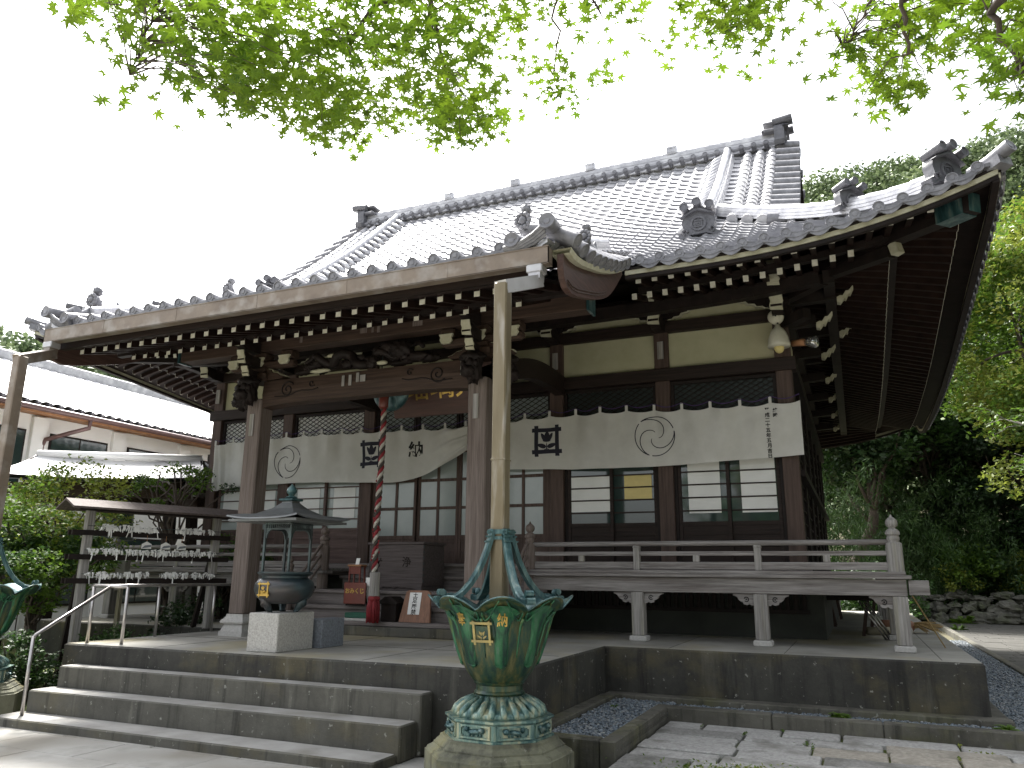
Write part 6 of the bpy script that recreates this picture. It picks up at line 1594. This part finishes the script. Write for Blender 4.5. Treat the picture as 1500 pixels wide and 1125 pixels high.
b = MB(); b.tube([(-18.06, 1.3, 5.56), (-18.06, 34.6, 5.56)], .07, 10)
b.build('gutter', 'gutter_purple', t, True)
for y in (13.2, 19.6):
    b = MB(); b.tube([(-18.06, y+.6, 5.52), (-18.08, y+.6, 5.30), (-18.3, y+.3, 5.15), (-18.85, y, 4.95), (-18.93, y, 4.8), (-18.93, y, 0)], .055, 10); b.build('downpipe', 'gutter_purple', t, True)
# wall/fence glimpsed below the pavilion
b = MB(); b.bevbox(-17.6, -12.6, 17.2, 17.35, 0, 3.0, .01); b.build('white_wall', 'house_wall', None, label='plain white garden wall behind the bell pavilion', category='wall')
# ------------------------------------------------------------------ vegetation
def branch(b, p0, p1, r0, r1, seed, sag=.1, n=7):
    rr = random.Random(seed); p0 = Vector(p0); p1 = Vector(p1); L = (p1-p0).length; pts = []
    for i in range(n): t = i/(n-1); pts.append(p0.lerp(p1, t)+Vector((rr.uniform(-1, 1), rr.uniform(-1, 1), rr.uniform(-1, 1)))*L*.045*(0 < i < n-1)+Vector((0, 0, sag*L*math.sin(math.pi*t))))
    b.tube(pts, [r0+(r1-r0)*i/(n-1) for i in range(n)], 7); return pts
def tree(base, height, crown, cr, nc, per, size, mats, label, seed, kind='broadleaf_tree', trunk_r=.18, bark='bark', cat='tree', shell=.5, aspect=.5, flat=.5, droop=0, squash=.75):
    rr = random.Random(seed); base = Vector(base); t = thing(kind, base, label, cat); top = Vector(crown); b = MB()
    tp = branch(b, base-Vector((0, 0, .1)), top, trunk_r, trunk_r*.3, seed, 0, 9); cs = []; rs = []
    for i in range(nc):
        a = rr.uniform(0, 6.28); z = rr.uniform(-1, 1); q = math.sqrt(1-z*z)*rr.uniform(.55, 1); c = top+Vector((q*math.cos(a)*cr[0], q*math.sin(a)*cr[1], z*cr[2]*rr.uniform(.6, 1)))
        cs.append(tuple(c)); r_ = rr.uniform(.22, .42)*min(cr); rs.append((r_*1.25, r_*1.25, r_*squash))
        if i < 22: st = tp[rr.randint(3, 8)]; branch(b, st, c, trunk_r*.28, .015, seed+i, .04)
    b.build('trunk', bark, t, True)
    leafmesh('crown', clumps(cs, rs, per, seed, shell), size, mats, t, seed, flat=flat, aspect=aspect, droop=droop)
    return t
G = 0
# right side trees behind the hall
tree((6.2, 27, .0), 9, (6.0, 27, 8.6), (3.4, 2.6, 4.6), 90, 640, .085, ['leaf_lime', 'leaf_fresh'], 'tall yellow green broadleaf tree rising at the right behind the roof corner', 21, trunk_r=.28)
tree((10.5, 33, .0), 9, (11, 33, 8.5), (4, 3, 6), 70, 420, .11, ['leaf_mid', 'leaf_dark'], 'dark green tree at the right edge behind the yellow green one', 22, trunk_r=.3)
tree((2.4, 41, .0), 9, (1.8, 41, 7.0), (4.5, 2.6, 5.5), 80, 420, .12, ['leaf_dark', 'leaf_mid'], 'dark evergreen tree closing the gap between the wall and the bank', 23, trunk_r=.3)
tree((6.6, 40, .5), 9, (6.6, 39.5, 5.5), (3.5, 2.2, 4.5), 70, 420, .11, ['leaf_dark', 'leaf_dark'], 'very dark evergreen in the middle of the wooded bank', 24, trunk_r=.3)
# bamboo: many arching culms with drooping leaves
def bamboo(x, y, h, seed, label, n=14, per=420):
    rr = random.Random(seed); t = thing('bamboo_clump', (x, y, 0), label, 'bamboo', 'bamboo clumps on the bank'); b = MB(); P = []
    for i in range(n):
        a = rr.uniform(0, 6.28); L = rr.uniform(.6, 1.0)*h; lean = rr.uniform(.15, .42)*L; bx_, by_ = x+rr.uniform(-.7, .7), y+rr.uniform(-.5, .5); pts = []
        for k in range(9):
            t_ = k/8; pts.append((bx_+math.cos(a)*lean*t_**2.2, by_+math.sin(a)*lean*t_**2.2, L*(t_-.22*t_**3)))
        b.tube(pts, [.03*(1-k/9)+.004 for k in range(9)], 6)
        for _ in range(per):
            k = rr.uniform(2, 8); i0 = int(k) if k < 8 else 7; p = Vector(pts[i0]).lerp(Vector(pts[i0+1]), k-i0); s_ = .55*(1-.4*k/8); P.append((p.x+rr.gauss(0, s_*.6), p.y+rr.gauss(0, s_*.6), p.z+rr.gauss(-.1, s_*.55)))
    b.build('culms', 'leaf_mid', t, True); leafmesh('foliage', P, .13, ['leaf_bamboo', 'leaf_mid'], t, seed, aspect=.13, flat=.5, droop=.9)
bl = ['tall bamboo clump nearest the hall wall', 'second bamboo clump from the hall, arching right', 'bamboo clump in the middle of the bank', 'bamboo clump above the boulders', 'lower bamboo clump behind the leafy bush', 'dark bamboo clump near the side path', 'bamboo clump at the far right edge of the bank']
for i, (x, y, h) in enumerate(((-.4, 33, 8.0), (1.2, 36.8, 9), (2.9, 37.5, 7.5), (4.6, 38.0, 6.2), (3.4, 36.9, 4.5), (6.2, 37.6, 4.6), (8.2, 38, 5.5))): bamboo(x, y, h, 40+i, bl[i], 14, 380)
# leafy shrubs at the foot of the bank
def shrub(x, y, z, r, per, size, mats, label, seed, nc=14, kind='shrub', aspect=.5, cat='shrub', hz=.8, grp=None):
    rr = random.Random(seed); t = thing(kind, (x, y, z), label, cat, grp); b = MB(); cs = []; rs = []
    for i in range(nc):
        a = rr.uniform(0, 6.28); q = rr.uniform(.1, .8)*r; c = (x+q*math.cos(a), y+q*math.sin(a), z+rr.uniform(.25, 1.5*hz)*r); cs.append(c); k = rr.uniform(.26, .42)*r; rs.append((k, k, k*.75)); branch(b, (x+.1*math.cos(a), y+.1*math.sin(a), z-.05), c, .018, .005, seed+i, .05, 5)
    b.build('stems', 'bark', t, True); leafmesh('foliage', clumps(cs, rs, per, seed, .4), size, mats, t, seed, aspect=aspect, flat=.6)
    return t
shrub(4.0, 37.4, 1.0, 1.75, 300, .10, ['leaf_mid', 'leaf_fresh'], 'broad leaved green bush right of the corner newel post', 61, 18)
shrub(6.0, 37.6, 1.0, 1.3, 240, .08, ['leaf_mid', 'leaf_lime'], 'loose yellowish bush in front of the bamboo', 62, 16)
shrub(-.1, 26.2, 0, 1.5, 300, .07, ['leaf_dark', 'leaf_mid'], 'dark shrub behind the far end of the side veranda', 66, 18)
shrub(1.2, 34, 0, 1.5, 260, .07, ['leaf_mid', 'leaf_mid'], 'green bush seen through the veranda railing', 63, 16)
shrub(6.3, 35.3, 1.0, 1.0, 160, .06, ['leaf_mid', 'leaf_dark'], 'low dark bush on top of the boulder wall', 64, 12)
shrub(3.6, 36.2, 1.1, .9, 160, .06, ['leaf_mid', 'leaf_lime'], 'low bush over the left part of the boulder wall', 65, 12)
weed('fern', (3.45, 34.6, 0), .6, 46, 7, 'bright green fern at the foot of the boulder wall')
weed('grass_tuft', (2.85, 30.3, 0), .35, 40, 8, 'small tuft of grass on the rear gravel beside the path')
# pale branched tree with sparse bright leaves at right edge
t = thing('plum_tree', (5.6, 21.5, 0), 'half bare tree with pale twigs and sparse bright leaves at the right edge', 'tree')
b = MB(); rr = random.Random(31); P = []
root = branch(b, (5.9, 21.5, 0), (5.6, 21.5, 3.2), .10, .07, 1)
for i in range(16):
    a = rr.uniform(2.2, 4.2) if i < 11 else rr.uniform(0, 6.28); L = rr.uniform(1.0, 2.0); e = Vector((5.6+L*math.cos(a), 21.5+L*math.sin(a), 4.6+rr.uniform(-1.0, 1.5))); pts = branch(b, root[-1 - (i % 3)], e, .035, .012, 50+i, .08)
    for k in range(7):
        s_ = pts[rr.randint(2, 6)]; e2 = s_+Vector((rr.uniform(-.8, .3), rr.uniform(-.5, .5), rr.uniform(-.4, .5))); p2 = branch(b, s_, e2, .010, .004, 100+i*9+k, .05, 5)
        for _ in range(16): q2 = p2[rr.randint(1, 4)]; P.append((q2.x+rr.gauss(0, .09), q2.y+rr.gauss(0, .09), q2.z+rr.gauss(0, .08)))
b.build('trunk', 'bark_grey', t, True); leafmesh('crown', P, .065, ['leaf_fresh', 'leaf_fresh'], t, 9, aspect=.5)
# left garden
tree((-12.6, 9.2, 0), 2, (-12.5, 9.3, 2.45), (1.35, 1.3, 1.05), 50, 230, .040, ['leaf_lime', 'leaf_fresh'], 'low yellow green maple in the garden left of the rack', 71, 'garden_maple', .07)
tree((-11.6, 8.3, 0), 2, (-11.8, 8.4, 1.75), (1.0, 1.0, .8), 34, 300, .040, ['leaf_fresh', 'leaf_mid'], 'feathery green maple close to the left end of the rack', 72, 'garden_maple', .06)
tree((-12.3, 11.6, 0), 3, (-12.3, 11.4, 3.35), (1.4, 1.0, .42), 26, 110, .032, ['leaf_fresh', 'leaf_dark'], 'flat topped dark twiggy tree in front of the bell pavilion roof', 73, 'small_tree', .07)
tree((-11.6, 12.0, 0), 2, (-11.3, 12.2, 1.9), (1.2, .8, .6), 16, 160, .045, ['leaf_fresh', 'leaf_mid'], 'green tree foliage seen through the rack', 74, 'small_tree', .06)
shrub(-10.25, 7.5, .05, .62, 150, .032, ['leaf_mid', 'leaf_dark'], 'small leaved azalea bush at the foot of the rack, left of the handrail', 75, 18)
shrub(-9.95, 8.6, .1, .6, 140, .030, ['leaf_mid', 'leaf_dark'], 'small leaved bush between the handrail and the rack', 76, 16)
shrub(-11.3, 6.9, .0, .65, 150, .034, ['leaf_fresh', 'leaf_mid'], 'leafy bush behind the left rain basin', 77, 16)
shrub(-13.3, 7.6, .0, 1.2, 220, .045, ['leaf_dark', 'leaf_mid'], 'dark green bush at the left edge', 78, 18)
shrub(-10.9, 10.6, .0, .9, 200, .04, ['leaf_dark', 'leaf_mid'], 'dark bush in the shade below the rack', 79, 16)
# rope fence wire at the far left
# overhanging maples: trunks stand beside and behind the camera, branches reach over it
def maple_leaves(P, size, seed, parent):
    g = np.random.default_rng(seed); V = []; Fc = []
    angs = [math.pi/2+k*R(47) for k in (-3, -2, -1, 0, 1, 2, 3)]; Ls = [.38, .70, .92, 1.0, .92, .70, .38]
    for (x, y, z) in P:
        s = size*g.uniform(.65, 1.15); n = Vector((g.normal()*.42, g.normal()*.42, 1)).normalized(); a = Vector((g.normal(), g.normal(), g.normal()*.3)); a = (a-n*a.dot(n)).normalized(); b_ = n.cross(a); c = Vector((x, y, z))
        o = len(V); V.append(c-n*0)
        cu = g.uniform(.05, .35)
        for i, (an, L) in enumerate(zip(angs, Ls)):
            tip = (math.cos(an)*L, math.sin(an)*L)
            for (r_, da) in ((.36*max(L, .6), -R(20)), (.55*L, -R(11)), (L, 0), (.55*L, R(11))):
                p = (r_*math.cos(an+da), r_*math.sin(an+da)); V.append(c+(a*p[0]+b_*p[1]-n*cu*r_*r_)*s)
        V.append(c+(a*math.cos(angs[-1]+R(20))*.22+b_*math.sin(angs[-1]+R(20))*.22)*s)
        for i in range(7):
            k = o+1+4*i; nxt = k+4
            Fc.append((o, k, k+1, k+2)); Fc.append((o, k+2, k+3, nxt))
    me = finish('crown', np.array([tuple(v) for v in V])-np.array(tuple(ORG[parent.name])), Fc, [], 'maple_leaf', parent, ORG[parent.name]); return me
def inpoly(x, y, poly):
    r = False; j = len(poly)-1
    for i in range(len(poly)):
        if (poly[i][1] > y) != (poly[j][1] > y) and x < (poly[j][0]-poly[i][0])*(y-poly[i][1])/(poly[j][1]-poly[i][1])+poly[i][0]: r = not r
        j = i
    return r
def canopy(polys, seed):
    rr = random.Random(seed); P = []
    for poly, n, d0, d1 in polys:
        xs = [p[0] for p in poly]; ys = [p[1] for p in poly]; k = 0
        while k < n:
            cx, cy = rr.uniform(min(xs), max(xs)), rr.uniform(min(ys), max(ys))
            if not inpoly(cx, cy, poly): continue
            D = rr.uniform(d0, d1); c = atd(cx, cy, D); m_ = rr.randint(3, 8)
            for _ in range(m_): P.append((c.x+rr.gauss(0, .075), c.y+rr.gauss(0, .075), c.z+rr.gauss(0, .03)))
            k += m_
    return P
big = [(60, -60), (82, 6), (130, 22), (200, 62), (250, 95), (300, 125), (350, 150), (400, 172), (432, 188), (470, 200), (500, 215), (520, 196), (540, 160), (585, 180), (620, 188), (650, 205), (672, 185), (722, 188), (690, 160), (715, 138), (752, 120), (765, 90), (735, 62), (772, 25), (790, -60)]
L1 = canopy([(big, 2900, 3.2, 5.0), ([(430,140),(545,130),(520,222),(475,205)], 260, 3.8, 4.6), ([(600,140),(735,150),(728,192),(650,216)], 300, 4.0, 4.8), ([(250,80),(400,110),(380,165),(300,130)], 160, 3.6, 4.4), ([(160, 95), (215, 92), (236, 130), (215, 160), (190, 165), (165, 125)], 34, 3.6, 3.9), ([(780, 95), (835, 85), (850, 160), (820, 172), (790, 150)], 60, 4.6, 5.0), ([(862, 85), (900, 82), (912, 110), (880, 118)], 26, 4.6, 5.0),
             ([(752, 88), (800, 78), (815, 110), (770, 112)], 24, 4.5, 4.9), ([(835, -30), (918, -30), (915, 45), (880, 52), (845, 40)], 90, 4.2, 4.8), ([(750, -20), (800, -20), (800, 30), (755, 35)], 50, 4.2, 4.6)], 5)
L2 = canopy([([(955, -40), (1140, -40), (1130, 30), (1105, 66), (1060, 60), (1010, 25)], 330, 4.0, 4.8), ([(978, 55), (1015, 50), (1012, 66), (980, 72)], 12, 4.3, 4.6), ([(1055, 88), (1088, 86), (1086, 102), (1058, 102)], 12, 4.5, 4.7), ([(1170, -20), (1215, -20), (1205, 10), (1168, 28)], 24, 4.0, 4.4),
             ([(1150, 60), (1215, 65), (1210, 78), (1155, 75)], 7, 4.0, 4.2), ([(1215, 50), (1252, 40), (1262, 90), (1245, 120), (1225, 85)], 26, 3.8, 4.2), ([(1260, 15), (1350, -40), (1560, -40), (1560, 60), (1500, 70), (1420, 62), (1350, 92), (1345, 150), (1300, 152), (1262, 128), (1268, 70)], 900, 3.8, 4.9),
             ([(1445, 60), (1560, 60), (1560, 170), (1500, 155), (1470, 130)], 200, 3.3, 4.0)], 6)
def overhang(tb, P, limbs, label, seed):
    t = thing('maple_tree', tb[0], label, 'tree', 'maples leaning over the forecourt'); b = MB(); tr = branch(b, tb[0], tb[1], .16, .10, seed, 0)
    for (a_, c_, r0, r1) in limbs: branch(b, a_, c_, r0, r1, seed+int(a_[0]*10), .02, 9)
    b.build('trunk', 'bark', t, True); b = MB(); rr = random.Random(seed)
    ends = [Vector(l[0]).lerp(Vector(l[1]), k_) for l in limbs for k_ in (.35, .45, .55, .65, .72, .8, .86, .93, 1.0)]
    for i in range(0, len(P), 15):
        p = Vector(P[i]); e = min(ends, key=lambda q_: (q_-p).length)
        m_ = p.lerp(e, .45)+Vector((0, 0, .05)); 
        if (p-e).length < .75: b.tube([p, p.lerp(m_, .5)+Vector((rr.uniform(-.03, .03), rr.uniform(-.03, .03), .02)), m_, m_.lerp(e, .5)+Vector((0, 0, .04)), e], [.0014, .0018, .0022, .0028, .0035], 5)
    b.build('twigs', 'bark', t, True); maple_leaves(P, .053, seed, t)
    return t
A0 = (-3.2, -1.2, 5.2)
e1 = tuple(atd(620, -40, 4.3)); e2 = tuple(atd(500, 60, 4.2)); e3 = tuple(atd(250, -30, 4.0)); e4 = tuple(atd(650, 110, 4.5)); e5 = tuple(atd(820, -60, 4.6)); e6 = tuple(atd(400, 100, 4.3)); e7 = tuple(atd(810, 110, 4.8)); e8 = tuple(atd(190, 110, 3.8)); e9 = tuple(atd(880, 20, 4.6))
overhang([(-3.2, -1.2, -.1), A0], L1, [(A0, e1, .07, .022), (e1, e2, .018, .009), (A0, e3, .05, .015), (e1, e4, .016, .007), (A0, e5, .05, .014), (e2, e6, .010, .006), (e5, e7, .008, .004), (e3, e8, .007, .003), (e5, e9, .01, .005)], 'green maple whose leafy branches hang across the upper left', 15)
A1 = (3.0, -1.0, 4.9); f1 = tuple(atd(1320, -60, 3.9)); f2 = tuple(atd(1330, 80, 3.8)); f3 = tuple(atd(1450, 20, 3.7)); f4 = tuple(atd(1060, -50, 4.4)); f5 = tuple(atd(1500, 110, 3.6)); f6 = tuple(atd(1060, 50, 4.5)); f7 = tuple(atd(1235, 70, 4.0))
overhang([(3.0, -1.0, -.1), A1], L2, [(A1, f1, .06, .016), (f1, f2, .012, .006), (A1, f3, .05, .014), (A1, f4, .05, .012), (f3, f5, .012, .006), (f4, f6, .008, .003), (f1, f7, .007, .003)], 'green maple whose branches hang into the upper right corner', 16)
# trees behind the camera: they darken the reflections in the panes
for i, (x, y, h) in enumerate(((-4, -13, 6), (3, -11, 6), (8, -8, 6))):
    tree((x, y, 0), h, (x, y, h), (3.2, 2.8, 3.2), 36, 150, .17, ['leaf_mid', 'leaf_dark'], ['forecourt tree behind the viewer on the left', 'forecourt tree right behind the viewer', 'forecourt tree behind the viewer on the right'][i], 90+i, 'forecourt_tree', .25)

for i, (x, y, z, r_, lab) in enumerate(((1.0, 45, 11, 4.5, 'tall dark evergreen behind the bamboo, nearest the hall'), (6.5, 46, 12, 4.5, 'tall dark evergreen behind the middle of the bank'), (12, 44, 12, 4.8, 'tall dark evergreen at the far right behind the bank'), (11.5, 19, 8.5, 4.0, 'dense tree right of the side path outside the view'),
        (10.5, 11, 8.5, 4.0, 'dense tree beside the right end of the terrace outside the view'), (9.8, 4, 8, 4.0, 'dense tree right of the rough paving outside the view'), (9.0, -3, 8, 4.0, 'dense tree right behind the viewer outside the view'))):
    tree((x, y, 0), z, (x, y, z), (r_, r_*.8, r_*1.25), 60, 260, .24, ['leaf_dark', 'leaf_mid'], lab, 120+i, 'evergreen_tree', .3)

tree((.4, 36.5, 0), 10, (.6, 35.8, 9.2), (4.2, 3.0, 3.6), 90, 420, .13, ['leaf_dark', 'leaf_mid'], 'big dark evergreen shading the rear path behind the side eave', 140, 'evergreen_tree', .3)
tree((3.8, 34.8+5.5, 1), 10, (3.2, 39.5, 10.5), (3.6, 3.0, 3.0), 70, 420, .14, ['leaf_dark', 'leaf_dark'], 'dark evergreen rising over the bamboo, right of the side eave', 141, 'evergreen_tree', .3)
